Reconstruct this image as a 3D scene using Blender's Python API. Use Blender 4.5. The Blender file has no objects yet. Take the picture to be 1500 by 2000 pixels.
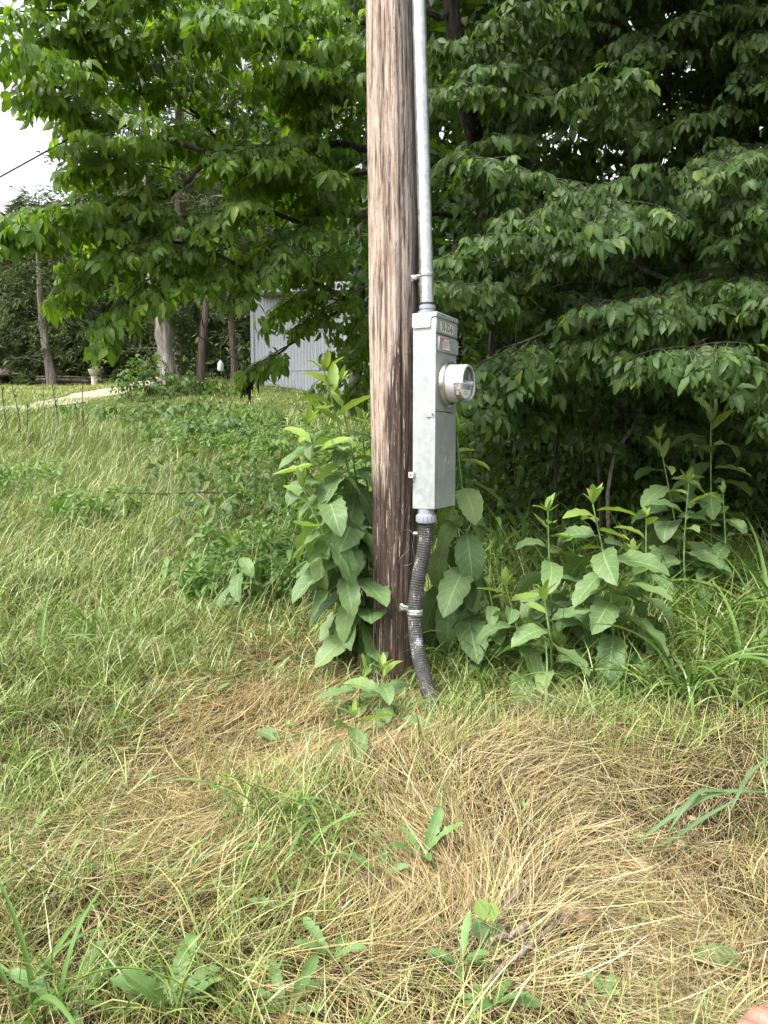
import bpy, math
import numpy as np
from mathutils import Vector, Matrix

SC = bpy.context.scene
COL = SC.collection
R = math.radians

# ------------------------------------------------------------------ camera
CAM = np.array([0.0, 0.0, 1.09]); PITCH = R(5.3); FPX = 1455.0
cd = bpy.data.cameras.new("camera"); cam = bpy.data.objects.new("camera", cd); COL.objects.link(cam)
cam.location = CAM; cam.rotation_euler = (R(90) - PITCH, 0, 0)
cd.sensor_fit = 'VERTICAL'; cd.sensor_height = 36; cd.lens = 36 * FPX / 2000
cd.clip_start = 0.02; cd.clip_end = 600
SC.camera = cam
# ------------------------------------------------------------------ sky and sun (bright overcast)
SUN_EL, SUN_AZ = R(56), R(-128)          # azimuth from +Y, clockwise: behind the camera, to its left
w = bpy.data.worlds.new("World"); SC.world = w; w.use_nodes = True
nt = w.node_tree; bg = nt.nodes['Background']
sky = nt.nodes.new('ShaderNodeTexSky'); sky.sky_type = 'NISHITA'; sky.sun_disc = False
sky.sun_elevation = SUN_EL; sky.sun_rotation = SUN_AZ; sky.dust_density = 4; sky.air_density = 1.0
hs = nt.nodes.new('ShaderNodeHueSaturation'); hs.inputs['Saturation'].default_value = 0.16
nt.links.new(sky.outputs[0], hs.inputs['Color']); nt.links.new(hs.outputs[0], bg.inputs[0])
bg.inputs[1].default_value = 0.15
sl = bpy.data.lights.new("sun", 'SUN'); sun = bpy.data.objects.new("sun", sl); COL.objects.link(sun)
sl.energy = 1.5; sl.angle = R(14); sl.color = (1, 0.96, 0.9)
sdir = Vector((math.sin(SUN_AZ) * math.cos(SUN_EL), math.cos(SUN_AZ) * math.cos(SUN_EL), math.sin(SUN_EL)))
sun.rotation_euler = sdir.to_track_quat('Z', 'Y').to_euler()
SC.view_settings.view_transform = 'Standard'; SC.view_settings.look = 'None'
SC.view_settings.exposure = 1.68; SC.view_settings.gamma = 1
SC.render.engine = 'CYCLES'
SC.cycles.use_denoising = True; SC.cycles.max_bounces = 8; SC.cycles.transparent_max_bounces = 8
SC.cycles.diffuse_bounces = 4; SC.cycles.glossy_bounces = 3; SC.cycles.transmission_bounces = 6
SC.cycles.use_adaptive_sampling = True; SC.cycles.adaptive_threshold = 0.02
SC.cycles.sample_clamp_indirect = 6

# ------------------------------------------------------------------ pixel <-> world helpers
FWD = np.array([0, math.cos(PITCH), -math.sin(PITCH)]); UPV = np.array([0, math.sin(PITCH), math.cos(PITCH)])
def ray(px, py):
    return FWD + np.array([1., 0, 0]) * (px - 750) / FPX + UPV * (1000 - py) / FPX
def P(px, py, d):
    r = ray(px, py); return CAM + r * (d / r[1])
def proj(V):
    V = np.asarray(V) - CAM; dep = np.maximum(V @ FWD, 1e-3)
    return 750 + FPX * V[..., 0] / dep, 1000 - FPX * (V @ UPV) / dep, dep

rng = np.random.default_rng(11)
U = rng.uniform; N = rng.normal
def hash2(i, j, s):
    h = (i.astype(np.int64) * 374761393 + j.astype(np.int64) * 668265263 + s * 974711) & 0x7fffffff
    h = (h ^ (h >> 13)) * 1274126177 & 0x7fffffff
    return ((h ^ (h >> 16)) & 0xffff) / 65535.0
def noise2(x, y, s=0):
    x = np.asarray(x, float); y = np.asarray(y, float)
    i = np.floor(x); j = np.floor(y); fx = x - i; fy = y - j
    fx = fx * fx * (3 - 2 * fx); fy = fy * fy * (3 - 2 * fy)
    a = hash2(i, j, s); b = hash2(i + 1, j, s); c = hash2(i, j + 1, s); d = hash2(i + 1, j + 1, s)
    return a + (b - a) * fx + (c - a) * fy + (a - b - c + d) * fx * fy
def sstep(a, b, x):
    t = np.clip((x - a) / (b - a), 0, 1); return t * t * (3 - 2 * t)
def softplus(x): return np.log1p(np.exp(-np.abs(x))) + np.maximum(x, 0)
def gz(x, y):
    x = np.asarray(x, float); y = np.asarray(y, float)
    yy = y - softplus((y - 20.5) / 1.2) * 1.2 * 0.95
    g = 0.165 * 0.8 * softplus((yy - 4.0) / 0.8) * (1 - 0.3 * sstep(1, 6, x))
    g = g + 0.35 * np.exp(-((x + 4.4) ** 2 + (y - 17) ** 2) / 6)
    g = g + 0.09 * (noise2(x * 1.3 + 50, y * 1.3 + 50, 3) - .5) + 0.05 * (noise2(x * 4 + 9, y * 4 + 9, 4) - .5)
    g = g + 0.07 * np.exp(-(((x - .35) / .45) ** 2 + ((y - 2.35) / .3) ** 2)) - 0.05 * np.exp(-(((x - .9) / .35) ** 2 + ((y - 2.1) / .25) ** 2))
    return g
def G(px, py):
    r = ray(px, py); t = 0.6
    for k in range(4000):
        p = CAM + r * t
        if p[2] < gz(p[0], p[1]): return p
        t += 0.004 + t * 0.002
    return p

# ------------------------------------------------------------------ mesh helpers
def norm(v):
    v = np.asarray(v, float); return v / np.maximum(np.linalg.norm(v, axis=-1, keepdims=True), 1e-9)
def make_mesh(name, V, Fs, mat, smooth=True, attrs=None):
    """V (n,3), Fs list of (m,k) index arrays; attrs {name:(n,3) or (n,4)}"""
    me = bpy.data.meshes.new(name); V = np.asarray(V, np.float32)
    Fs = [np.asarray(f, np.int32) for f in (Fs if isinstance(Fs, list) else [Fs]) if len(f)]
    me.vertices.add(len(V)); me.vertices.foreach_set('co', V.ravel())
    li = np.concatenate([f.ravel() for f in Fs]); tot = np.concatenate([np.full(len(f), f.shape[1], np.int32) for f in Fs])
    st = np.concatenate([[0], np.cumsum(tot)[:-1]]).astype(np.int32)
    me.loops.add(len(li)); me.loops.foreach_set('vertex_index', li)
    me.polygons.add(len(tot)); me.polygons.foreach_set('loop_start', st); me.polygons.foreach_set('loop_total', tot)
    me.polygons.foreach_set('use_smooth', np.full(len(tot), bool(smooth)))
    for k, a in (attrs or {}).items():
        a = np.asarray(a, np.float32)
        if a.shape[1] == 4:
            at = me.attributes.new(k, 'FLOAT_COLOR', 'POINT'); at.data.foreach_set('color', a.ravel())
        else:
            at = me.attributes.new(k, 'FLOAT_VECTOR', 'POINT'); at.data.foreach_set('vector', a.ravel())
    me.update(calc_edges=True)
    if mat is not None: me.materials.append(mat)
    return me
def link(name, me, parent=None, **props):
    o = bpy.data.objects.new(name, me); COL.objects.link(o)
    if parent is not None: o.parent = parent
    for k, v in props.items(): o[k] = v
    return o
def thing(name, loc, label, cat, group=None, rz=0.0):
    o = bpy.data.objects.new(name, None); COL.objects.link(o); o.location = [float(c) for c in loc]; o.rotation_euler = (0, 0, rz)
    o.empty_display_size = 0.1; o['label'] = label; o['category'] = cat
    if group: o['group'] = group
    return o
class MB:
    def __init__(s): s.V = []; s.F = {}; s.n = 0
    def add(s, V, F):
        V = np.asarray(V, float); s.V.append(V)
        if not isinstance(F, list) or np.ndim(F[0]) == 1: F = [F]
        for f in F:
            f = np.asarray(f)
            if len(f): s.F.setdefault(f.shape[1], []).append(f + s.n)
        s.n += len(V); return s
    def tube(s, pts, rad, sides=8, caps=True, mod=None):
        pts = np.asarray(pts, float); n = len(pts); rad = np.broadcast_to(np.asarray(rad, float), (n,))
        T = norm(np.gradient(pts, axis=0)); ref = np.array([0, 0, 1.]) if abs(T[:, 2]).mean() < .8 else np.array([1., 0, 0])
        A = norm(np.cross(np.broadcast_to(ref, T.shape), T)); B = np.cross(T, A)
        th = np.arange(sides) * 2 * math.pi / sides
        V = pts[:, None] + rad[:, None, None] * (A[:, None] * np.cos(th)[None, :, None] + B[:, None] * np.sin(th)[None, :, None])
        i = np.arange(n - 1)[:, None] * sides; j = np.arange(sides)[None]; k = (j + 1) % sides
        F = np.stack([i + j, i + k, i + sides + k, i + sides + j], -1).reshape(-1, 4)
        V = V.reshape(-1, 3); Fs = [F]
        if caps:
            V = np.concatenate([V, pts[:1], pts[-1:]]); c0 = n * sides; jj = np.arange(sides); kk = (jj + 1) % sides
            Fs.append(np.concatenate([np.stack([kk, jj, np.full(sides, c0)], -1),
                                      np.stack([jj + (n - 1) * sides, kk + (n - 1) * sides, np.full(sides, c0 + 1)], -1)]))
        return s.add(V, Fs)
    def box(s, lo, hi, bev=0.0):
        lo = np.minimum(lo, hi) * 1.0; hi = np.maximum(np.asarray(lo), hi) * 1.0
        if bev <= 0:
            V = [[x, y, z] for x in (lo[0], hi[0]) for y in (lo[1], hi[1]) for z in (lo[2], hi[2])]
            return s.add(V, [[0, 1, 3, 2], [4, 6, 7, 5], [0, 4, 5, 1], [2, 3, 7, 6], [0, 2, 6, 4], [1, 5, 7, 3]])
        V = []; idx = {}
        for a, x in enumerate((lo[0], hi[0])):
            for b, y in enumerate((lo[1], hi[1])):
                for c, z in enumerate((lo[2], hi[2])):
                    sx = bev if a == 0 else -bev; sy = bev if b == 0 else -bev; sz = bev if c == 0 else -bev
                    for ax in range(3):
                        p = [x + sx, y + sy, z + sz]; p[ax] = (x, y, z)[ax]
                        idx[a, b, c, ax] = len(V); V.append(p)
        Q = []; T = []
        for ax in range(3):
            o1, o2 = [i for i in range(3) if i != ax]
            for e in (0, 1):
                q = []
                for u, v in ((0, 0), (1, 0), (1, 1), (0, 1)):
                    k = [0, 0, 0]; k[ax] = e; k[o1] = u; k[o2] = v; q.append(idx[k[0], k[1], k[2], ax])
                Q.append(q if (e == 1) ^ (ax == 1) else q[::-1])
        for ax in range(3):           # edge strips parallel to ax
            o1, o2 = [i for i in range(3) if i != ax]
            for u in (0, 1):
                for v in (0, 1):
                    k0 = [0] * 3; k0[o1] = u; k0[o2] = v; k1 = list(k0); k1[ax] = 1
                    q = [idx[(*k0, o1)], idx[(*k0, o2)], idx[(*k1, o2)], idx[(*k1, o1)]]
                    Q.append(q)
        for a in (0, 1):
            for b in (0, 1):
                for c in (0, 1): T.append([idx[a, b, c, 0], idx[a, b, c, 1], idx[a, b, c, 2]])
        return s.add(V, [Q, T])
    def lathe(s, prof, sides=32, axis='Z', a0=0, a1=2 * math.pi):
        prof = np.asarray(prof, float); full = abs(a1 - a0 - 2 * math.pi) < 1e-6
        th = a0 + (a1 - a0) * np.arange(sides if full else sides + 1) / sides; m = len(th)
        V = np.stack([prof[:, 0, None] * np.cos(th), prof[:, 0, None] * np.sin(th), np.broadcast_to(prof[:, 1, None], (len(prof), m))], -1)
        if axis == '-Y': V = np.stack([V[..., 0], -V[..., 2], V[..., 1]], -1)
        i = np.arange(len(prof) - 1)[:, None] * m; j = np.arange(sides)[None]; k = (j + 1) % m
        return s.add(V.reshape(-1, 3), np.stack([i + j, i + k, i + m + k, i + m + j], -1).reshape(-1, 4))
    def xf(s, M3, t):
        s.V = [v @ np.asarray(M3).T + t for v in s.V]; return s
    def mesh(s, name, mat, smooth=True, fix=True, attrs=None):
        me = make_mesh(name, np.concatenate(s.V), [np.concatenate(f) for f in s.F.values()], mat, smooth, attrs)
        if fix:
            import bmesh
            b = bmesh.new(); b.from_mesh(me); bmesh.ops.recalc_face_normals(b, faces=b.faces); b.to_mesh(me); b.free()
        if smooth and fix:
            try: me.set_sharp_from_angle(angle=R(38))
            except Exception: pass
        return me
    def obj(s, name, mat, parent=None, smooth=True, **props):
        return link(name, s.mesh(name, mat, smooth), parent, **props)

def spline(pts, n):
    pts = np.asarray(pts, float); d = np.concatenate([[0], np.cumsum(np.linalg.norm(np.diff(pts, axis=0), axis=1))])
    m = np.gradient(pts, d, axis=0) if len(pts) > 2 else np.repeat((pts[1:] - pts[:1]) / d[-1], 2, 0)
    t = np.linspace(0, d[-1], n); i = np.clip(np.searchsorted(d, t) - 1, 0, len(d) - 2); h = (d[i + 1] - d[i])[:, None]; u = ((t - d[i]) / h[:, 0])[:, None]
    return ((2 * u**3 - 3 * u**2 + 1) * pts[i] + (u**3 - 2 * u**2 + u) * h * m[i] + (-2 * u**3 + 3 * u**2) * pts[i + 1] + (u**3 - u**2) * h * m[i + 1])

# ------------------------------------------------------------------ materials
def newmat(name):
    m = bpy.data.materials.new(name); m.use_nodes = True
    t = m.node_tree; return m, t, t.nodes, t.links, t.nodes['Principled BSDF']
def ramp(nodes, stops, interp='LINEAR'):
    r = nodes.new('ShaderNodeValToRGB'); r.color_ramp.interpolation = interp; e = r.color_ramp.elements
    while len(e) < len(stops): e.new(0.5)
    for k, (p, c) in enumerate(stops): e[k].position = p; e[k].color = (*c, 1)
    return r
def noise_node(nodes, links, scale, detail=4, vec=None, mapscale=None, rough=0.55, dist=0.0):
    n = nodes.new('ShaderNodeTexNoise'); n.inputs['Scale'].default_value = scale; n.inputs['Detail'].default_value = detail
    n.inputs['Roughness'].default_value = rough; n.inputs['Distortion'].default_value = dist
    tc = nodes.new('ShaderNodeTexCoord'); src = vec or tc.outputs['Object']
    if mapscale:
        mp = nodes.new('ShaderNodeMapping'); mp.inputs['Scale'].default_value = mapscale; links.new(src, mp.inputs[0]); src = mp.outputs[0]
    links.new(src, n.inputs['Vector']); return n
def mixc(nodes, links, fac, a, b, mode='MIX'):
    m = nodes.new('ShaderNodeMix'); m.data_type = 'RGBA'; m.blend_type = mode
    for sock, v in ((m.inputs[0], fac), (m.inputs[6], a), (m.inputs[7], b)):
        if isinstance(v, (int, float)): sock.default_value = v
        elif isinstance(v, tuple): sock.default_value = (*v, 1)
        else: links.new(v, sock)
    return m.outputs[2]
def maths(nodes, links, op, a, b=0.0, clamp=False):
    m = nodes.new('ShaderNodeMath'); m.operation = op; m.use_clamp = clamp
    for k, v in ((0, a), (1, b)):
        if isinstance(v, (int, float)): m.inputs[k].default_value = v
        else: links.new(v, m.inputs[k])
    return m.outputs[0]
def bump(nodes, links, bsdf, h, strength=0.3, dist=0.01):
    b = nodes.new('ShaderNodeBump'); b.inputs['Strength'].default_value = strength; b.inputs['Distance'].default_value = dist
    links.new(h, b.inputs['Height']); links.new(b.outputs[0], bsdf.inputs['Normal'])

def leaf_mat(name, stops, transl=0.3, trcol=(1.25, 1.35, 0.5), rough=0.5, veins=0.5, spots=0.0, vcol=(0.30, 0.42, 0.16)):
    m, t, n, l, b = newmat(name)
    at = n.new('ShaderNodeAttribute'); at.attribute_name = 'luv'
    sp = n.new('ShaderNodeSeparateXYZ'); l.new(at.outputs['Vector'], sp.inputs[0])
    oi = n.new('ShaderNodeObjectInfo')
    f = maths(n, l, 'FRACT', maths(n, l, 'ADD', oi.outputs['Random'], sp.outputs[2]))
    rp = ramp(n, stops); l.new(f, rp.inputs[0]); c = rp.outputs[0]
    nz = noise_node(n, l, 18, 3); c = mixc(n, l, maths(n, l, 'MULTIPLY', nz.outputs[0], 0.35), c, (0.02, 0.04, 0.008))
    sa = maths(n, l, 'ABSOLUTE', sp.outputs[1])
    mid = maths(n, l, 'LESS_THAN', sa, 0.05)
    vv = maths(n, l, 'SINE', maths(n, l, 'MULTIPLY', maths(n, l, 'SUBTRACT', sp.outputs[0], maths(n, l, 'MULTIPLY', sa, 0.22)), 46.0))
    side = maths(n, l, 'GREATER_THAN', vv, 0.9)
    ve = maths(n, l, 'MAXIMUM', mid, maths(n, l, 'MULTIPLY', side, 0.45))
    c = mixc(n, l, maths(n, l, 'MULTIPLY', ve, veins), c, vcol)
    if spots > 0:
        n2 = noise_node(n, l, 30, 2); sr = ramp(n, [(0.66, (0, 0, 0)), (0.72, (1, 1, 1))]); l.new(n2.outputs[0], sr.inputs[0])
        c = mixc(n, l, maths(n, l, 'MULTIPLY', sr.outputs[0], spots), c, (0.28, 0.27, 0.06))
    l.new(c, b.inputs['Base Color']); b.inputs['Roughness'].default_value = rough
    b.inputs['Specular IOR Level'].default_value = 0.35
    bump(n, l, b, maths(n, l, 'MULTIPLY', ve, -1.0), 0.25, 0.004)
    tr = n.new('ShaderNodeBsdfTranslucent'); l.new(mixc(n, l, 1.0, c, trcol, 'MULTIPLY'), tr.inputs[0])
    mx = n.new('ShaderNodeMixShader'); mx.inputs[0].default_value = transl
    l.new(b.outputs[0], mx.inputs[1]); l.new(tr.outputs[0], mx.inputs[2]); l.new(mx.outputs[0], n['Material Output'].inputs[0])
    return m
def tint_mat(name, rough=0.6, transl=0.25, spec=0.3):
    m, t, n, l, b = newmat(name)
    at = n.new('ShaderNodeAttribute'); at.attribute_name = 'tint'
    nz = noise_node(n, l, 40, 2); c = mixc(n, l, maths(n, l, 'MULTIPLY', nz.outputs[0], 0.25), at.outputs['Color'], (0.05, 0.05, 0.02))
    l.new(c, b.inputs['Base Color']); b.inputs['Roughness'].default_value = rough; b.inputs['Specular IOR Level'].default_value = spec
    tr = n.new('ShaderNodeBsdfTranslucent'); l.new(mixc(n, l, 1.0, c, (1.15, 1.2, 0.6), 'MULTIPLY'), tr.inputs[0])
    mx = n.new('ShaderNodeMixShader'); mx.inputs[0].default_value = transl
    l.new(b.outputs[0], mx.inputs[1]); l.new(tr.outputs[0], mx.inputs[2]); l.new(mx.outputs[0], n['Material Output'].inputs[0])
    return m
def plain(name, col, rough=0.6, metal=0.0, var=0.15, scale=30, bmp=0.0, spec=0.5):
    m, t, n, l, b = newmat(name)
    nz = noise_node(n, l, scale, 4); d = tuple(c * (1 - var * 2) for c in col); e = tuple(min(1, c * (1 + var)) for c in col)
    rp = ramp(n, [(0.3, d), (0.7, e)]); l.new(nz.outputs[0], rp.inputs[0]); l.new(rp.outputs[0], b.inputs['Base Color'])
    b.inputs['Roughness'].default_value = rough; b.inputs['Metallic'].default_value = metal; b.inputs['Specular IOR Level'].default_value = spec
    if bmp: bump(n, l, b, nz.outputs[0], bmp, 0.01)
    return m
def bark(name, c0, c1, c2, zs=0.18, scale=26, bmp=0.6):
    m, t, n, l, b = newmat(name)
    nz = noise_node(n, l, scale, 6, mapscale=(1, 1, zs), rough=.65); rp = ramp(n, [(0.32, c0), (0.5, c1), (0.68, c2)])
    l.new(nz.outputs[0], rp.inputs[0]); l.new(rp.outputs[0], b.inputs['Base Color']); b.inputs['Roughness'].default_value = 0.9
    b.inputs['Specular IOR Level'].default_value = 0.15
    bump(n, l, b, nz.outputs[0], bmp, 0.02); return m

M = {}
M['frost'] = leaf_mat('weed leaf', [(0, (0.125, 0.205, 0.080)), (0.5, (0.150, 0.240, 0.092)), (0.95, (0.195, 0.295, 0.11)), (1, (0.22, 0.31, 0.10))], 0.30, veins=0.55, vcol=(0.32, 0.43, 0.20), spots=0.22)
M['young'] = leaf_mat('young weed leaf', [(0, (0.20, 0.31, 0.08)), (1, (0.30, 0.40, 0.09))], 0.35, veins=0.35)
M['elder'] = leaf_mat('tree leaf', [(0, (0.042, 0.086, 0.020)), (0.55, (0.062, 0.122, 0.028)), (0.88, (0.095, 0.168, 0.036)), (1, (0.18, 0.26, 0.045))], 0.38, trcol=(1.5, 1.6, 0.4), rough=0.5, veins=0.3, spots=0.35)  # leaf green darkened: shade of the wood edge is put into the colour
M['elder_lit_tint'] = leaf_mat('backlight tinted leaf', [(0, (0.085, 0.165, 0.026)), (0.5, (0.12, 0.215, 0.034)), (0.9, (0.165, 0.27, 0.042)), (1, (0.24, 0.34, 0.05))], 0.52, trcol=(1.55, 1.6, 0.35), rough=0.45, veins=0.3, spots=0.25)  # lit copy of the tree leaf: sky backlight painted in as lime
M['wood_leaf'] = leaf_mat('shade tinted woods leaf', [(0, (0.030, 0.066, 0.016)), (0.6, (0.048, 0.096, 0.022)), (1, (0.085, 0.15, 0.03))], 0.40, trcol=(1.6, 1.7, 0.4), rough=0.5, veins=0.0)  # darkened as well, so the deep wood's shade sits in the leaf colour
M['cedar'] = leaf_mat('cedar foliage', [(0, (0.05, 0.075, 0.025)), (0.6, (0.082, 0.112, 0.036)), (1, (0.12, 0.15, 0.05))], 0.15, rough=0.75, veins=0.0)
M['lance'] = leaf_mat('narrow leaf', [(0, (0.10, 0.20, 0.045)), (1, (0.17, 0.29, 0.065))], 0.3, veins=0.25)
M['grass'] = tint_mat('grass blade', 0.36, 0.17, 0.5)
M['straw'] = tint_mat('dry straw', 0.5, 0.05, 0.4)
M['stem'] = plain('green stem', (0.15, 0.24, 0.07), 0.6, var=.25)
M['deadstem'] = plain('dead stem', (0.10, 0.075, 0.05), 0.9, var=.3)
M['twig'] = plain('twig bark', (0.045, 0.036, 0.028), 0.9, var=.35, bmp=.3)
M['darkbark'] = bark('dark bark', (0.018, 0.014, 0.011), (0.05, 0.042, 0.034), (0.11, 0.10, 0.085))
M['cedarbark'] = bark('cedar bark', (0.045, 0.036, 0.03), (0.18, 0.155, 0.135), (0.36, 0.335, 0.305), 0.06, 16, 1.0)
M['redbark'] = bark('red brown bark', (0.035, 0.026, 0.021), (0.11, 0.085, 0.07), (0.21, 0.17, 0.145), 0.07, 22, .8)
M['stick'] = bark('dry stick', (0.12, 0.09, 0.07), (0.26, 0.21, 0.17), (0.42, 0.37, 0.32), 0.5, 60, .4)
M['stone'] = plain('chert stone', (0.44, 0.34, 0.22), 0.8, var=.3, scale=25, bmp=.5)

def galv(name, base, metal, rough, spangle=0.12, streak=0.0):
    m, t, n, l, b = newmat(name)
    tc = n.new('ShaderNodeTexCoord')
    nz0 = noise_node(n, l, 9, 3); 
    vadd = n.new('ShaderNodeVectorMath'); vadd.operation = 'ADD'; l.new(tc.outputs['Object'], vadd.inputs[0])
    sc = n.new('ShaderNodeVectorMath'); sc.operation = 'SCALE'; sc.inputs['Scale'].default_value = 0.05; l.new(nz0.outputs['Color'], sc.inputs[0]); l.new(sc.outputs[0], vadd.inputs[1])
    vo = n.new('ShaderNodeTexVoronoi'); vo.inputs['Scale'].default_value = 55; l.new(vadd.outputs[0], vo.inputs['Vector'])
    sx = n.new('ShaderNodeSeparateXYZ'); l.new(vo.outputs['Color'], sx.inputs[0])
    nz = noise_node(n, l, 14, 5); f = maths(n, l, 'ADD', maths(n, l, 'MULTIPLY', sx.outputs[0], 0.4), maths(n, l, 'MULTIPLY', nz.outputs[0], 0.6))
    lo = tuple(c * (1 - spangle) for c in base); hi = tuple(min(1, c * (1 + spangle)) for c in base)
    rp = ramp(n, [(0.25, lo), (0.75, hi)]); l.new(f, rp.inputs[0]); c = rp.outputs[0]
    gr = noise_node(n, l, 30, 4, mapscale=(1, 1, .06)); g2 = ramp(n, [(0.56, (0, 0, 0)), (0.75, (1, 1, 1))]); l.new(gr.outputs[0], g2.inputs[0])
    c = mixc(n, l, maths(n, l, 'MULTIPLY', g2.outputs[0], streak), c, (0.30, 0.29, 0.24))
    l.new(c, b.inputs['Base Color']); b.inputs['Metallic'].default_value = metal
    rr = ramp(n, [(0.3, (rough - .07,) * 3), (0.7, (rough + .1,) * 3)]); l.new(f, rr.inputs[0]); l.new(rr.outputs[0], b.inputs['Roughness'])
    bump(n, l, b, nz.outputs[0], 0.04, 0.004); return m
M['box'] = galv('galvanised box', (0.35, 0.375, 0.37), 0.3, 0.46, 0.11, 0.22)
M['pipe'] = galv('galvanised pipe', (0.46, 0.48, 0.47), 0.8, 0.36, 0.22, 0.4)
M['strap'] = galv('zinc strap', (0.62, 0.64, 0.64), 0.85, 0.32, 0.1)
M['shedmetal'] = galv('weathered sheet metal', (0.35, 0.37, 0.395), 0.25, 0.6, 0.10, 0.35)
M['ring'] = galv('steel ring', (0.52, 0.52, 0.48), 0.9, 0.30, 0.08)
M['pvc'] = plain('grey plastic fitting', (0.27, 0.29, 0.33), 0.5, var=.06)
M['black'] = plain('black print', (0.02, 0.02, 0.02), 0.7, var=0)
M['dark'] = plain('dark gap', (0.03, 0.03, 0.03), 0.9, var=.1)
M['red'] = plain('red print', (0.50, 0.02, 0.035), 0.5, var=.03)
M['white'] = plain('white label', (0.74, 0.74, 0.70), 0.5, var=.03)
M['cream'] = plain('cream label strip', (0.62, 0.62, 0.52), 0.5, var=.05)
M['meterwhite'] = plain('white meter plastic', (0.46, 0.46, 0.465), 0.28, var=.02)
M['grey'] = plain('grey meter face', (0.30, 0.32, 0.31), 0.35, var=.05)
M['green'] = plain('green meter label', (0.015, 0.13, 0.10), 0.45, var=.1)
M['brass'] = plain('brass contact', (0.45, 0.28, 0.10), 0.4, .7, var=.2)
M['lcd'] = plain('display glass', (0.06, 0.10, 0.09), 0.1, var=.05)
M['wire'] = plain('dark wire', (0.06, 0.06, 0.055), 0.5, .4, var=.2)
M['tan'] = plain('beige seal clip', (0.55, 0.52, 0.44), 0.5, var=.1)
M['twine'] = plain('green twine', (0.03, 0.26, 0.18), 0.6, var=.2)

def clear_mat():
    m, t, n, l, b = newmat('clear meter cover')
    b.inputs['Base Color'].default_value = (0.93, 0.95, 0.95, 1); b.inputs['Roughness'].default_value = 0.06
    b.inputs['Alpha'].default_value = 0.16; return m
M['clear'] = clear_mat()

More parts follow.
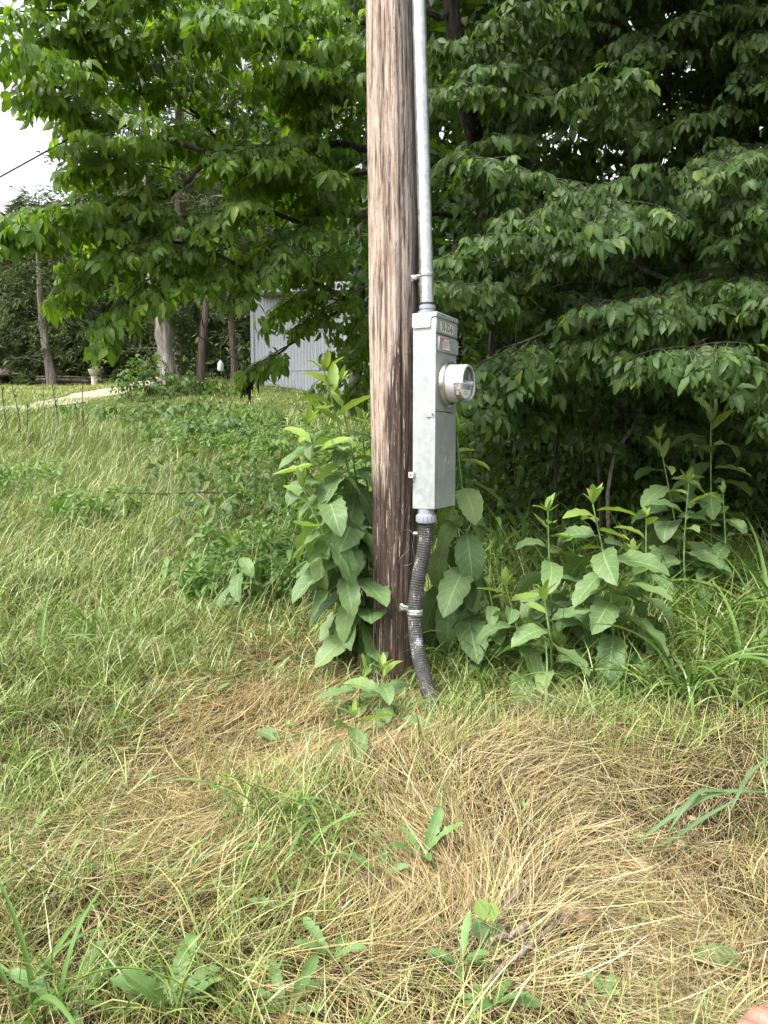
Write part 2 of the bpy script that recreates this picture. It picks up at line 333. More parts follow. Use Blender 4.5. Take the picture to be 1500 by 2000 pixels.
def pole_mat():
    m, t, n, l, b = newmat('weathered pole wood')
    fine = noise_node(n, l, 80, 9, mapscale=(1, 1, .085), rough=.76, dist=.35)
    mid = noise_node(n, l, 17, 6, mapscale=(1, 1, .07), rough=.62, dist=.6)
    big = noise_node(n, l, 5, 4, mapscale=(1, 1, .25), rough=.6)
    pale = ramp(n, [(0.30, (0.10, 0.067, 0.050)), (0.42, (0.27, 0.195, 0.148)), (0.52, (0.41, 0.325, 0.26)), (0.66, (0.53, 0.46, 0.40))]); l.new(fine.outputs[0], pale.inputs[0])
    grey = ramp(n, [(0.32, (0.11, 0.085, 0.072)), (0.48, (0.23, 0.195, 0.178)), (0.66, (0.37, 0.335, 0.315))]); l.new(fine.outputs[0], grey.inputs[0])
    brown = ramp(n, [(0.30, (0.028, 0.019, 0.015)), (0.50, (0.082, 0.056, 0.046)), (0.62, (0.16, 0.115, 0.09)), (0.74, (0.36, 0.30, 0.25))]); l.new(fine.outputs[0], brown.inputs[0])
    tc = n.new('ShaderNodeTexCoord'); sp = n.new('ShaderNodeSeparateXYZ'); l.new(tc.outputs['Object'], sp.inputs[0])
    # wood turns grey on the conduit side, brown there and towards the base
    fx = maths(n, l, 'ADD', maths(n, l, 'MULTIPLY', sp.outputs[0], 3.6), maths(n, l, 'MULTIPLY', mid.outputs[0], 1.6))
    gsel = ramp(n, [(0.72, (0, 0, 0)), (0.95, (1, 1, 1))]); l.new(fx, gsel.inputs[0])
    c = mixc(n, l, gsel.outputs[0], pale.outputs[0], grey.outputs[0])
    hz = maths(n, l, 'MULTIPLY', maths(n, l, 'SUBTRACT', 1.72, sp.outputs[2]), 0.56)
    bx = maths(n, l, 'ADD', maths(n, l, 'ADD', hz, maths(n, l, 'MULTIPLY', sp.outputs[0], 3.0)), maths(n, l, 'ADD', maths(n, l, 'MULTIPLY', mid.outputs[0], 1.0), maths(n, l, 'MULTIPLY', big.outputs[0], 0.7)))
    bsel = ramp(n, [(0.90, (0, 0, 0)), (1.0, (1, 1, 1))]); 
    l.new(maths(n, l, 'SUBTRACT', bx, 0.12), bsel.inputs[0])
    c = mixc(n, l, bsel.outputs[0], c, brown.outputs[0])
    # rusty orange streaks and black checks
    o1 = noise_node(n, l, 34, 4, mapscale=(1, 1, .09)); orr = ramp(n, [(0.65, (0, 0, 0)), (0.70, (1, 1, 1))]); l.new(o1.outputs[0], orr.inputs[0])
    c = mixc(n, l, maths(n, l, 'MULTIPLY', orr.outputs[0], .5), c, (0.27, 0.135, 0.075))
    o2 = noise_node(n, l, 60, 5, mapscale=(1, 1, .035), dist=.4); bk = ramp(n, [(0.37, (1, 1, 1)), (0.41, (0, 0, 0))]); l.new(o2.outputs[0], bk.inputs[0])
    c = mixc(n, l, maths(n, l, 'MULTIPLY', bk.outputs[0], .8), c, (0.03, 0.02, 0.016))
    o3 = noise_node(n, l, 11, 4, mapscale=(1, 1, .3), rough=.7); b3 = ramp(n, [(0.66, (0, 0, 0)), (0.71, (1, 1, 1))]); l.new(o3.outputs[0], b3.inputs[0])
    c = mixc(n, l, maths(n, l, 'MULTIPLY', b3.outputs[0], .6), c, (0.06, 0.05, 0.05))
    o4 = noise_node(n, l, 210, 3, mapscale=(1, 1, .018), dist=.5); b4 = ramp(n, [(0.36, (1, 1, 1)), (0.41, (0, 0, 0))]); l.new(o4.outputs[0], b4.inputs[0])
    c = mixc(n, l, maths(n, l, 'MULTIPLY', b4.outputs[0], .75), c, (0.045, 0.03, 0.025))
    o5 = noise_node(n, l, 150, 4, mapscale=(1, 1, .14), rough=.7); b5 = ramp(n, [(0.60, (0, 0, 0)), (0.68, (1, 1, 1))]); l.new(o5.outputs[0], b5.inputs[0])
    c = mixc(n, l, maths(n, l, 'MULTIPLY', b5.outputs[0], .5), c, (0.52, 0.47, 0.42))
    o6 = noise_node(n, l, 150, 3, mapscale=(1, 1, .3)); b6 = ramp(n, [(0.30, (1, 1, 1)), (0.36, (0, 0, 0))]); l.new(o6.outputs[0], b6.inputs[0])
    c = mixc(n, l, maths(n, l, 'MULTIPLY', b6.outputs[0], .7), c, (0.07, 0.05, 0.04))
    l.new(c, b.inputs['Base Color']); b.inputs['Roughness'].default_value = .85; b.inputs['Specular IOR Level'].default_value = .2
    bump(n, l, b, maths(n, l, 'ADD', maths(n, l, 'ADD', fine.outputs[0], o2.outputs[0]), maths(n, l, 'MULTIPLY', b4.outputs[0], -.5)), .7, .008); return m
M['pole'] = pole_mat()
M['sliver'] = plain('pale splinter wood', (0.36, 0.295, 0.24), .85, var=.3, scale=40)

def hose_mat():
    m, t, n, l, b = newmat('worn ribbed conduit')
    n1 = noise_node(n, l, 22, 6, rough=.7, mapscale=(1, 1, .6)); n2 = noise_node(n, l, 160, 2)
    f = maths(n, l, 'ADD', n1.outputs[0], maths(n, l, 'MULTIPLY', maths(n, l, 'SUBTRACT', n2.outputs[0], .5), .35))
    rp = ramp(n, [(0.30, (0.018, 0.017, 0.017)), (0.50, (0.045, 0.043, 0.042)), (0.59, (0.07, 0.066, 0.065)), (0.62, (0.25, 0.25, 0.25))]); l.new(f, rp.inputs[0])
    l.new(rp.outputs[0], b.inputs['Base Color']); b.inputs['Roughness'].default_value = .8; return m
M['hose'] = hose_mat()

def ground_mat():
    m, t, n, l, b = newmat('soil and thatch')
    n1 = noise_node(n, l, 1.1, 5); n2 = noise_node(n, l, 45, 6, rough=.7); n3 = noise_node(n, l, 5, 4)
    soil = ramp(n, [(0.3, (0.020, 0.014, 0.009)), (0.5, (0.045, 0.032, 0.020)), (0.68, (0.11, 0.08, 0.045))]); l.new(n2.outputs[0], soil.inputs[0])
    lawn = ramp(n, [(0.3, (0.035, 0.055, 0.015)), (0.55, (0.085, 0.115, 0.034)), (0.75, (0.20, 0.19, 0.075))]); l.new(n2.outputs[0], lawn.inputs[0])
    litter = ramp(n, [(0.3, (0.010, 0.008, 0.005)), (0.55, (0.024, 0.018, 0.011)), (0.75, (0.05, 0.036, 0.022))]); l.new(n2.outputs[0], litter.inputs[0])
    tc = n.new('ShaderNodeTexCoord'); sp = n.new('ShaderNodeSeparateXYZ'); l.new(tc.outputs['Object'], sp.inputs[0])
    fy = maths(n, l, 'MULTIPLY', maths(n, l, 'SUBTRACT', sp.outputs[1], 4.0), .3, True)
    c = mixc(n, l, fy, soil.outputs[0], lawn.outputs[0])
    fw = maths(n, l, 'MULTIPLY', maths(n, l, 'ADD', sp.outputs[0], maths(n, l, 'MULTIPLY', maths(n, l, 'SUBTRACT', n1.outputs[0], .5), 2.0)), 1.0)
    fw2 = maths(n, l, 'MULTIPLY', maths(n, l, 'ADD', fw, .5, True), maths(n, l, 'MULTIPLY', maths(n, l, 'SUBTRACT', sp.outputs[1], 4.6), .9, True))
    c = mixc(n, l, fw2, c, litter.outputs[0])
    l.new(c, b.inputs['Base Color']); b.inputs['Roughness'].default_value = .95; b.inputs['Specular IOR Level'].default_value = .1
    bump(n, l, b, n2.outputs[0], .8, .03); return m
M['ground'] = ground_mat()
def path_mat():
    m, t, n, l, b = newmat('pale gravel drive')
    n2 = noise_node(n, l, 12, 6, rough=.7); rp = ramp(n, [(0.3, (0.17, 0.15, 0.10)), (0.6, (0.33, 0.30, 0.22))]); l.new(n2.outputs[0], rp.inputs[0])
    l.new(rp.outputs[0], b.inputs['Base Color']); b.inputs['Roughness'].default_value = .95; bump(n, l, b, n2.outputs[0], .5, .02); return m
M['path'] = path_mat()

# ================================================================== GROUND
def build_ground():
    xs = np.unique(np.concatenate([np.linspace(-220, -14, 24), np.linspace(-14, -3, 40), np.linspace(-3, 3, 80), np.linspace(3, 14, 40), np.linspace(14, 220, 24)]))
    ys = np.unique(np.concatenate([np.linspace(-60, -1, 16), np.linspace(-1, 6, 90), np.linspace(6, 28, 60), np.linspace(28, 320, 24)]))
    X, Y = np.meshgrid(xs, ys); V = np.stack([X, Y, gz(X, Y)], -1).reshape(-1, 3); nx = len(xs)
    i, j = np.meshgrid(np.arange(nx - 1), np.arange(len(ys) - 1)); a = (j * nx + i).ravel()
    link('ground', make_mesh('ground', V, np.stack([a, a + 1, a + nx + 1, a + nx], -1), M['ground']), kind='structure', label='grassy ground sloping up to the lawn and woods', category='ground')
    c = spline([(-14, 12.0), (-9, 13.2), (-7.0, 14.2), (-5.6, 16.6), (-5.0, 18.6), (-3, 20)], 60)
    d = norm(np.gradient(c, axis=0)); nn = np.stack([-d[:, 1], d[:, 0]], 1); V = []
    for k in range(60):
        for s in np.linspace(-.6, .6, 5):
            q = c[k] + nn[k] * (s + .1 * math.sin(k * 1.7 + s * 3)); V.append([q[0], q[1], gz(q[0], q[1]) + .012])
    a = (np.arange(59)[:, None] * 5 + np.arange(4)).ravel()
    link('path', make_mesh('path', V, np.stack([a, a + 1, a + 6, a + 5], -1), M['path']), kind='structure', label='pale gravel drive crossing the lawn', category='path')
build_ground()

# ================================================================== UTILITY POLE
def build_pole():
    prof = [(715, 805, 0), (717, 812, 200), (720, 818, 480), (720, 818, 620), (724, 818, 850), (726, 815, 1000), (725, 812, 1200), (724, 810, 1345)]
    yc = 3.24; zs = []; cx = []; rr = []
    for l_, r_, py in prof:
        a = P(l_, py, yc); b = P(r_, py, yc); zs.append(a[2]); cx.append((a[0] + b[0]) / 2); rr.append((b[0] - a[0]) / 2)
    o = np.argsort(zs); zs = np.array(zs)[o]; cx = np.array(cx)[o]; rr = np.array(rr)[o]
    nz_, nt_ = 420, 144
    Z = np.concatenate([[-.5, -.2], np.linspace(-.1, 3.6, nz_ - 10), np.linspace(3.8, 8.2, 8)]); C = np.interp(Z, zs, cx); RR = np.interp(Z, zs, rr) * .985
    th = np.arange(nt_) / nt_
    A, ZZ = np.meshgrid(th, Z)
    nper = lambda f, zf, s: noise2(np.mod(A * f, f) , ZZ * zf, s) * sstep(0, .03, A) * 1.0 + .5 * (1 - sstep(0, .03, A))
    d = .0035 * (nper(14, .6, 1) - .5) + .004 * (nper(40, 1.4, 2) - .5) + .0035 * (nper(90, 3.0, 5) - .5)
    crack = nper(34, .55, 8); d -= .010 * np.clip((crack - .80) / .12, 0, 1)
    crack = nper(60, 1.2, 9); d -= .006 * np.clip((crack - .80) / .1, 0, 1)
    # flaked outer layers: steps
    fl = nper(26, 2.2, 12) + .25 * (1.0 - ZZ) ; d -= .004 * np.clip((fl - .78) / .06, 0, 1)
    base = np.exp(-np.clip(ZZ, 0, 9) / .14); d += base * .012 * (nper(18, 2, 15) - .35)
    rad = RR[:, None] + d
    V = np.stack([C[:, None] + rad * np.cos(A * 2 * math.pi), rad * np.sin(A * 2 * math.pi), ZZ], -1)
    V[..., 0] -= C[20]; loc = (C[20], yc, 0)
    i = np.arange(len(Z) - 1)[:, None] * nt_; j = np.arange(nt_)[None]; k = (j + 1) % nt_
    F = np.stack([i + j, i + k, i + nt_ + k, i + nt_ + j], -1).reshape(-1, 4)
    V = V.reshape(-1, 3); top = np.arange(nt_)[None] + (len(Z) - 1) * nt_
    t = thing('utility_pole', loc, 'weathered wooden utility pole with dark cracked base carrying the meter box', 'pole')
    link('shaft', make_mesh('shaft', V, [F], M['pole']), t)
    capV = np.concatenate([V[top[0]], [[C[-1] - C[20], 0, 8.2]]]); kk = np.arange(nt_)
    link('end_grain', make_mesh('end_grain', capV, np.stack([kk, (kk + 1) % nt_, np.full(nt_, nt_)], -1), M['pole']), t)
    # splinters peeling off the shaft
    spl = [(733, 1195, .16, .3), (738, 1150, .12, .2), (741, 1260, .2, .25), (731, 1130, .1, .35), (760, 1130, .12, .2), (752, 1290, .12, .2), (785, 640, .045, .5), (793, 630, .05, .5),
           (772, 690, .06, .3), (768, 740, .09, .2), (775, 770, .1, .2), (748, 830, .06, .2), (740, 905, .08, .2), (762, 970, .09, .2), (755, 1010, .08, .2), (778, 690, .04, .4),
           (784, 200, .1, .15), (790, 250, .09, .2), (770, 140, .12, .1), (798, 330, .1, .2), (745, 420, .12, .1), (787, 300, .08, .2), (733, 560, .1, .1), (770, 1080, .12, .2), (790, 900, .07, .2),
           (730, 1250, .22, .1), (745, 1220, .16, .15), (765, 1230, .14, .2), (780, 1060, .1, .25), (738, 1040, .1, .2), (758, 880, .07, .25), (788, 830, .06, .3)]
    for (px, py, L, w_) in spl:
        z = P(px, py, yc)[2]; c = np.interp(z, zs, cx); r = np.interp(z, zs, rr); x = P(px, py, yc - .1)[0]
        s = np.clip((x - c) / r, -.97, .97); a = -math.acos(s)
        m = MB(); n = 6; u = np.linspace(0, 1, n); hw = .0024 * np.sin(np.pi * np.clip(u * .85 + .1, 0, 1)) * (1 + w_)
        out = .001 + .012 * w_ * u ** 2 + .002 * U()
        tang = np.array([-math.sin(a), math.cos(a), 0]); rad_ = np.array([math.cos(a), math.sin(a), 0])
        pts = np.array([[c, yc, z]]) + rad_ * (r + out)[:, None] + np.array([0, 0, 1.]) * ((u - .5) * L)[:, None] * (1 if U() < .6 else -1) + tang * (U(-.004, .004) * u)[:, None]
        Vv = np.concatenate([pts - tang * hw[:, None], pts + tang * hw[:, None], pts - rad_ * .003 + tang * 0]); q = np.arange(n - 1)
        m.add(Vv - np.array(loc), [np.concatenate([np.stack([q, q + n, q + n + 1, q + 1], -1), np.stack([q, q + 1, q + 1 + 2 * n, q + 2 * n], -1), np.stack([q + n, q + 2 * n, q + 2 * n + 1, q + n + 1], -1)])])
        m.obj('splinter', M['sliver'], t)
    return zs, cx, rr, yc
PZ, PCX, PRR, PYC = build_pole()

# ================================================================== STEEL CONDUIT, BOX, METER
TH = R(62); BW, BD = .214, .104
Nn = P(849.5, 996, 3.03); BH = P(849.5, 609, 3.03)[2] - Nn[2]
UX = np.array([math.cos(TH), math.sin(TH), 0]); VY = np.array([-math.sin(TH), math.cos(TH), 0])
def B2W(x, y, z): return Nn + UX * x + VY * y + np.array([0, 0, z])

def disc(m, c, r, ax='y', n=20):
    th = np.arange(n) * 2 * math.pi / n
    V = np.stack([c[0] + r * np.cos(th), np.full(n, c[1]), c[2] + r * np.sin(th)], -1) if ax == 'y' else np.stack([np.full(n, c[0]), c[1] + r * np.cos(th), c[2] + r * np.sin(th)], -1)
    return m.add(V, [np.arange(n)[None]])

def text_mesh(s, size, mat, name):
    cu = bpy.data.curves.new(name, 'FONT'); cu.body = s; cu.size = size; cu.align_x = 'CENTER'; cu.align_y = 'CENTER'; cu.extrude = .0003; cu.offset = .0003
    ob = bpy.data.objects.new(name, cu); COL.objects.link(ob)
    bpy.context.view_layer.update()
    me = bpy.data.meshes.new_from_object(ob.evaluated_get(bpy.context.evaluated_depsgraph_get()))
    bpy.data.objects.remove(ob); bpy.data.curves.remove(cu)
    me.materials.clear(); me.materials.append(mat); me.name = name
    return me

def build_box():
    t = thing('meter_box', Nn, 'tall narrow galvanised steel meter box fixed beside the wooden pole', 'meter box', rz=TH)
    H = BH; zt = lambda f: H * (1 - f)
    MB().box((.002, .016, 0), (BW - .002, BD, H - .004), .003).obj('body', M['box'], t)
    # front covers wrap over the sides as flanges
    def cover(name, z0, z1, out=0.0, label=None):
        m = MB(); m.box((-.001, -out, z0), (BW + .001, .0158, z1), .0025)
        return m.obj(name, M['box'], t)
    cover('upper_panel', zt(.103) + .002, zt(.024) - .001, .003)
    cv = cover('meter_cover', zt(.496) + .0015, zt(.103) - .0015)
    cover('lower_cover', .002, zt(.496) - .0015)
    # flange lip visible down the side
    m = MB(); m.box((-.0022, .0005, .004), (.0005, .021, zt(.03)), .0008); m.obj('flange', M['box'], t)
    # cap with a stepped, rounded skirt on the side
    m = MB(); m.box((-.0035, -.006, zt(.024)), (BW + .0035, BD + .002, H + .0015), .003)
    c = m.obj('cap', M['box'], t)
    for xs, xe in ((-.0042, -.0012), (BW + .0012, BW + .0042)):
        pr = [(BD + .001, zt(.024) + .004), (BD + .001, zt(.066)), (BD - .006, zt(.0745)), (.030, zt(.0745)), (.024, zt(.071)), (.0225, zt(.064)), (.0215, zt(.035)), (.019, zt(.027)), (.014, zt(.024)), (.014, zt(.024) + .004)]
        n = len(pr); V = [(xs, y, z) for y, z in pr] + [(xe, y, z) for y, z in pr]; m2 = MB()
        m2.add(V, [np.arange(n)[None], (np.arange(n) + n)[None][:, ::-1], [[k, (k + 1) % n, (k + 1) % n + n, k + n] for k in range(n)]])
        m2.obj('side_skirt', M['box'], c, smooth=False)
    for y in (.052, .078):
        m2 = MB().lathe([(0, .0022), (.003, .0020), (.0038, 0)], 12).xf(np.array([[0, 0, -1.], [0, 1, 0], [1, 0, 0]]), np.array([-.0042, y, zt(.056)])); m2.obj('rivet', M['strap'], c)
    # raised plate holding the labels
    m = MB(); m.box((.012, -.010, zt(.192)), (BW - .001, .002, zt(.117)), .004); pl = m.obj('raised_plate', M['box'], cv)
    # number strip
    m = MB(); m.box((.036, -.0042, zt(.090)), (.166, -.0025, zt(.041))); st = m.obj('number_strip', M['cream'], t)
    tm = text_mesh('33-32-6', .044, M['black'], 'number'); o = link('number', tm, st)
    o.location = (.101, -.0047, zt(.0655)); o.rotation_euler = (R(90), 0, 0); o.scale = (.80, 1, 1)
    # warning label
    z0, z1 = zt(.183), zt(.125); MB().box((.038, -.0114, z0), (.112, -.0098, z1)).obj('warning_label', M['red'], t)
    wl = [o for o in t.children if o.name.startswith('warning_label')][0]; wl['label'] = 'small white warning sticker with red header and border'
    MB().box((.040, -.0119, z0 + .002), (.110, -.0112, z1 - .0135)).obj('sticker_face', M['white'], wl)
    o = link('lettering', text_mesh('DANGER', .0125, M['white'], 'lettering'), wl); o.location = (.080, -.0119, z1 - .0068); o.rotation_euler = (R(90), 0, 0)
    MB().add([(.0415, -.0118, z1 - .011), (.0515, -.0118, z1 - .011), (.0465, -.0118, z1 - .0025)], [[[0, 1, 2]]]).obj('hazard_triangle', M['white'], wl)
    for k in range(6):
        zz = z1 - .018 - k * .0042
        MB().box((.043, -.0122, zz), (.043 + [.062, .055, .06, .04, .058, .03][k], -.0118, zz + .0013)).obj('text_line', M['black'], wl)
    # embossed maker's mark on plate
    for (r0, r1, x, z) in ((.010, .0115, .165, zt(.14)), (.005, .006, .165, zt(.14))):
        MB().lathe([(r0, 0), (r0, .0008), (r1, .0008), (r1, 0)], 24, '-Y').xf(np.eye(3), np.array([x, -.010, z])).obj('embossed_mark', M['box'], pl)
    MB().box((.14, -.0108, zt(.178)), (.195, -.0098, zt(.1735))).obj('embossed_mark', M['box'], pl)
    # side tab with screw at the cover seam
    tb = MB().box((-.0044, .002, zt(.525)), (-.002, .040, zt(.499)), .001).obj('screw_tab', M['box'], t)
    MB().lathe([(0, .003), (.0035, .0028), (.0045, 0)], 12).xf(np.array([[0, 0, -1.], [0, 1, 0], [1, 0, 0]]), np.array([-.0044, .012, zt(.512)])).obj('screw', M['wire'], tb)
    # concentric knockouts low on the side
    for r in (.026, .0195, .013, .007):
        MB().lathe([(r - .0016, 0), (r - .0008, .0011), (r + .0008, .0011), (r + .0016, 0)], 36).xf(np.array([[0, 0, -1.], [0, 1, 0], [1, 0, 0]]), np.array([.0022, .062, .062])).obj('knockout', M['box'], t)
    for y, z in ((.030, .072), (.030, .062), (.030, .052)):
        MB().box((.0008, y - .006, z), (.0024, y + .006, z + .003)).obj('embossed_mark', M['box'], t)
    for y in (.04, .085): 
        MB().lathe([(0, .0014), (.003, .001), (.004, 0)], 10).xf(np.array([[0, 0, -1.], [0, 1, 0], [1, 0, 0]]), np.array([.002, y, .018])).obj('rivet', M['strap'], t)
    # front embossing on the lower cover
    for r in (.020, .013):
        MB().lathe([(r - .001, 0), (r, .0009), (r + .001, 0)], 24, '-Y').xf(np.eye(3), np.array([.12, -.0002, .20])).obj('embossed_mark', M['box'], t)
    # small notches along the bottom edge
    for x in (.04, .16): MB().box((x - .004, -.0016, .004), (x + .004, .001, .022), .0006).obj('tab', M['box'], t)
    # padlock loop sticking out at the lower far edge
    a = np.linspace(0, 2 * math.pi, 25)[:-1]; ring = np.stack([BW + .017 + .018 * np.cos(a), np.full(24, .006), .052 + .008 * np.sin(a)], -1)
    m = MB(); m.tube(np.concatenate([ring, ring[:2]]), .003, 6, False); m.obj('lock_loop', M['strap'], t)
    # beige seal clip on the back edge
    m = MB(); m.box((-.012, BD - .012, .128), (.006, BD + .012, .153), .002); cl = m.obj('seal_clip', M['tan'], t)
    MB().box((-.0135, BD - .002, .137), (-.0118, BD + .004, .144)).obj('clip_hole', M['dark'], cl)
    # back bracket to the pole
    MB().box((.07, BD, .1), (.15, BD + .028, .13), .002).obj('bracket', M['strap'], t)
    MB().box((.07, BD, H - .14), (.15, BD + .028, H - .11), .002).obj('bracket', M['strap'], t)
    # ---------------- the meter
    mc = B2W(.107, 0, zt(.348))
    e = thing('electric_meter', mc, 'round white electric meter with steel ring on the box front', 'electric meter', rz=TH)
    MB().lathe([(.082, -.001), (.0915, 0), (.0925, .004), (.0925, .018), (.0905, .0225), (.086, .024), (.080, .024), (.079, .010)], 64, '-Y').obj('ring', M['ring'], e)
    MB().box((-.004, -.0245, -.098), (.010, -.002, -.088), .001).obj('ring_latch', M['ring'], e)
    L0, L1 = .012, .101
    # white shroud: full tube near the ring, the front cut away below on the near side
    m = MB(); m.lathe([(.078, L0), (.0785, .030), (.0765, .036), (.0755, .064)], 64, '-Y')
    a0, a1 = R(-78), R(183)
    m.lathe([(.0755, .0638), (.0745, L1 - .006), (.0725, L1), (.066, L1 + .001), (.064, L1 - .004)], 46, '-Y', a0, a1)
    m.obj('shroud', M['meterwhite'], e)
    m = MB(); m.lathe([(.0715, .030), (.0712, .0635), (.0705, L1 - .010), (.0, L1 - .010)], 48, '-Y', R(178), R(285)); m.obj('inner_drum', M['clear'], e)
    m = MB(); m.lathe([(0, .064), (.0755, .064)], 48, '-Y'); m.obj('base_plate', M['dark'], e)
    m = MB(); m.lathe([(.0, L1 - .016), (.066, L1 - .016), (.066, L1 - .022)], 48, '-Y', R(-2), R(182)); fc = m.obj('face', M['grey'], e)
    # display strips on the face
    for x in (-.020, .014):
        MB().box((x - .009, -(L1 - .0125), .012), (x + .009, -(L1 - .016), .052), .001).obj('display', M['lcd'], fc)
    # lower label disc (green over white)
    m = MB(); m.lathe([(.0, L1 - .014), (.062, L1 - .014), (.062, L1 - .018)], 30, '-Y', R(180), R(360)); lf = m.obj('lower_face', M['white'], e)
    MB().box((-.052, -(L1 - .0125), -.026), (.05, -(L1 - .0145), -.004)).obj('green_band', M['green'], lf)
    for k in range(3): MB().box((-.025, -(L1 - .013), -.036 - k * .006), (.025, -(L1 - .0145), -.0345 - k * .006)).obj('text_line', M['black'], lf)
    # contacts seen through the cut
    m = MB(); m.box((-.060, -.088, -.030), (-.044, -.066, -.006), .002); m.obj('terminal', M['meterwhite'], e)
    m = MB(); m.box((-.058, -.082, -.052), (-.042, -.066, -.032), .002); m.obj('contact', M['brass'], e)
    m = MB(); m.box((-.066, -.074, -.020), (-.058, -.066, -.004), .001); m.obj('contact', M['red'], e)
    # clear cover below and reset button
    m = MB(); m.lathe([(.0752, .064), (.0742, L1 - .004), (.070, L1 + .002), (.03, L1 + .006), (0, L1 + .007)], 40, '-Y', R(180), R(285)); m.obj('clear_cover', M['clear'], e)
    m = MB(); m.lathe([(.009, L1 - .016), (.009, L1 + .010), (.006, L1 + .013), (0, L1 + .013)], 20, '-Y').xf(np.eye(3), np.array([.012, 0, -.002])); m.obj('reset_button', M['meterwhite'], e)
build_box()

def build_conduits():
    top = P(818, 0, 3.16); bot = P(834.5, 606, 3.16); up = top + (top - bot) * 1.2
    t = thing('steel_conduit', bot, 'straight galvanised steel conduit rising from the meter box top', 'conduit')
    q = np.linspace(0, 1, 14)[:, None]; m = MB(); m.tube((bot * (1 - q) + up * q) - bot, .0283, 40); m.obj('pipe', M['pipe'], t)
    bt = B2W(0, 0, BH)[2] - bot[2]
    ax = norm(up - bot); m = MB(); m.lathe([(.0285, .020), (.0335, .019), (.034, .004), (.031, .001), (.031, -.006), (.040, -.007), (.040, bt - .0), (.0285, bt - .0)], 40); m.obj('hub', M['pvc'], t)
    m = MB(); m.lathe([(.0286, .021), (.0300, .021), (.0300, .030), (.0286, .030)], 40); m.obj('thread_band', M['wire'], t)
    # strap near the top of the box
    def strap(c, r, label, py, width, pole_px, axis=np.array([0, 0, 1.]), rib=True):
        s = thing('pipe_strap', c, label, 'strap')
        zl = P(pole_px, py, 3.13)[2]; pc = np.interp(c[2], PZ, PCX); prr = np.interp(c[2], PZ, PRR)
        xs = P(pole_px, py, 3.14)[0]; sx = np.clip((xs - pc) / prr, -.98, .98); ang = -math.acos(sx)
        foot = np.array([pc + prr * math.cos(ang), PYC + prr * math.sin(ang), c[2] + (zl - c[2])])
        a = np.linspace(math.atan2(foot[1] - c[1], foot[0] - c[0]) - .5 + 2 * math.pi, math.atan2(foot[1] - c[1], foot[0] - c[0]) - .5 + 2 * math.pi + math.pi * 1.35, 28)
        ringp = np.stack([c[0] + (r + .0015) * np.cos(a), c[1] + (r + .0015) * np.sin(a), np.full(28, c[2])], -1)
        path = np.concatenate([[foot + np.array([-.006, -.004, 0])], [foot * .5 + ringp[0] * .5 + np.array([0, -.004, 0])], ringp]); path = spline(path, 48)
        m = MB(); tng = norm(np.gradient(path, axis=0)); nn_ = norm(np.cross(tng, axis)); k = len(path)
        w = np.where(np.linspace(0, 1, k) < .08, width * 1.35, width)
        off = [(-1, 0), (-.35, 0), (-.3, .003 if rib else 0), (.3, .003 if rib else 0), (.35, 0), (1, 0)]
        rows = [path + axis * (w * u / 2)[:, None] + nn_ * (-v) for u, v in off]; V = np.stack(rows, 1).reshape(-1, 3) - c
        i = np.arange(k - 1)[:, None] * 6; j = np.arange(5)[None]
        m.add(V, np.stack([i + j, i + j + 1, i + j + 7, i + j + 6], -1).reshape(-1, 4)); b = m.obj('band', M['strap'], s)
        md = b.modifiers.new('thickness', 'SOLIDIFY'); md.thickness = .0018; md.offset = 0
        rd = np.array([math.cos(ang), math.sin(ang), 0]); hp = foot + rd * .006
        m = MB(); m.tube([hp - c - rd * .03, hp - c, hp - c + rd * .003], [.004, .008, .005], 6); m.obj('bolt', M['strap'], s)
        return s
    f = (540 - 0) / 606.; strap(P(832.5, 537, 3.16), .0283, 'thin zinc strap with bolt holding the steel conduit to the pole', 541, .020, 806)
    # flexible ribbed conduit
    pts = [(832, 1012, 3.085), (832, 1040, 3.085), (827, 1080, 3.08), (819, 1120, 3.07), (813, 1160, 3.06), (810.5, 1195, 3.05), (811.5, 1230, 3.035), (819, 1285, 2.98), (832, 1335, 2.91), (846, 1385, 2.82), (857, 1425, 2.74), (868, 1475, 2.66)]
    c = np.array([P(*p) for p in pts]); L = np.linalg.norm(np.diff(c, axis=0), axis=1).sum(); nr = int(L / .0105); path = spline(c, nr * 5)
    rad = .0292 + .0013 * np.maximum(np.sin(np.linspace(0, nr * 2 * math.pi, len(path))), -.5)
    base = G(857, 1425); t = thing('flexible_conduit', base, 'worn grey ribbed flexible conduit bending from the box down into grass', 'conduit')
    m = MB(); m.tube(path - base, rad, 28); m.obj('hose', M['hose'], t)
    cc = P(832.5, 1008, 3.085); zb = Nn[2] - cc[2]
    m = MB(); m.lathe([(.030, -.028), (.0385, -.027), (.0405, -.022), (.0405, .004), (.0385, .008), (.033, .009), (.033, zb), (.02, zb)], 44); m.xf(np.eye(3), cc - base); col = m.obj('collar', M['pvc'], t)
    for k in range(16):
        a = k * 2 * math.pi / 16; m = MB(); m.tube([cc - base + np.array([.0408 * math.cos(a), .0408 * math.sin(a), -.021]), cc - base + np.array([.0408 * math.cos(a), .0408 * math.sin(a), .003])], .0022, 5); m.obj('grip_rib', M['pvc'], col)
    strap(P(811, 1195, 3.05), .0318, 'wide shiny strap clamping the ribbed conduit to the pole base', 1187, .026, 783)
    # ground wire
    wp = [(807, 939, 3.06), (803, 958, 3.09), (796, 985, 3.115), (790, 1005, 3.12), (789, 1030, 3.115), (795, 1050, 3.12), (798, 1075, 3.11), (785, 1088, 3.10), (779, 1097, 3.095), (783, 1103, 3.095), (797, 1104, 3.09), (807, 1098, 3.08), (806, 1065, 3.085), (808, 1045, 3.09), (800, 1036, 3.10), (790, 1036, 3.115)]
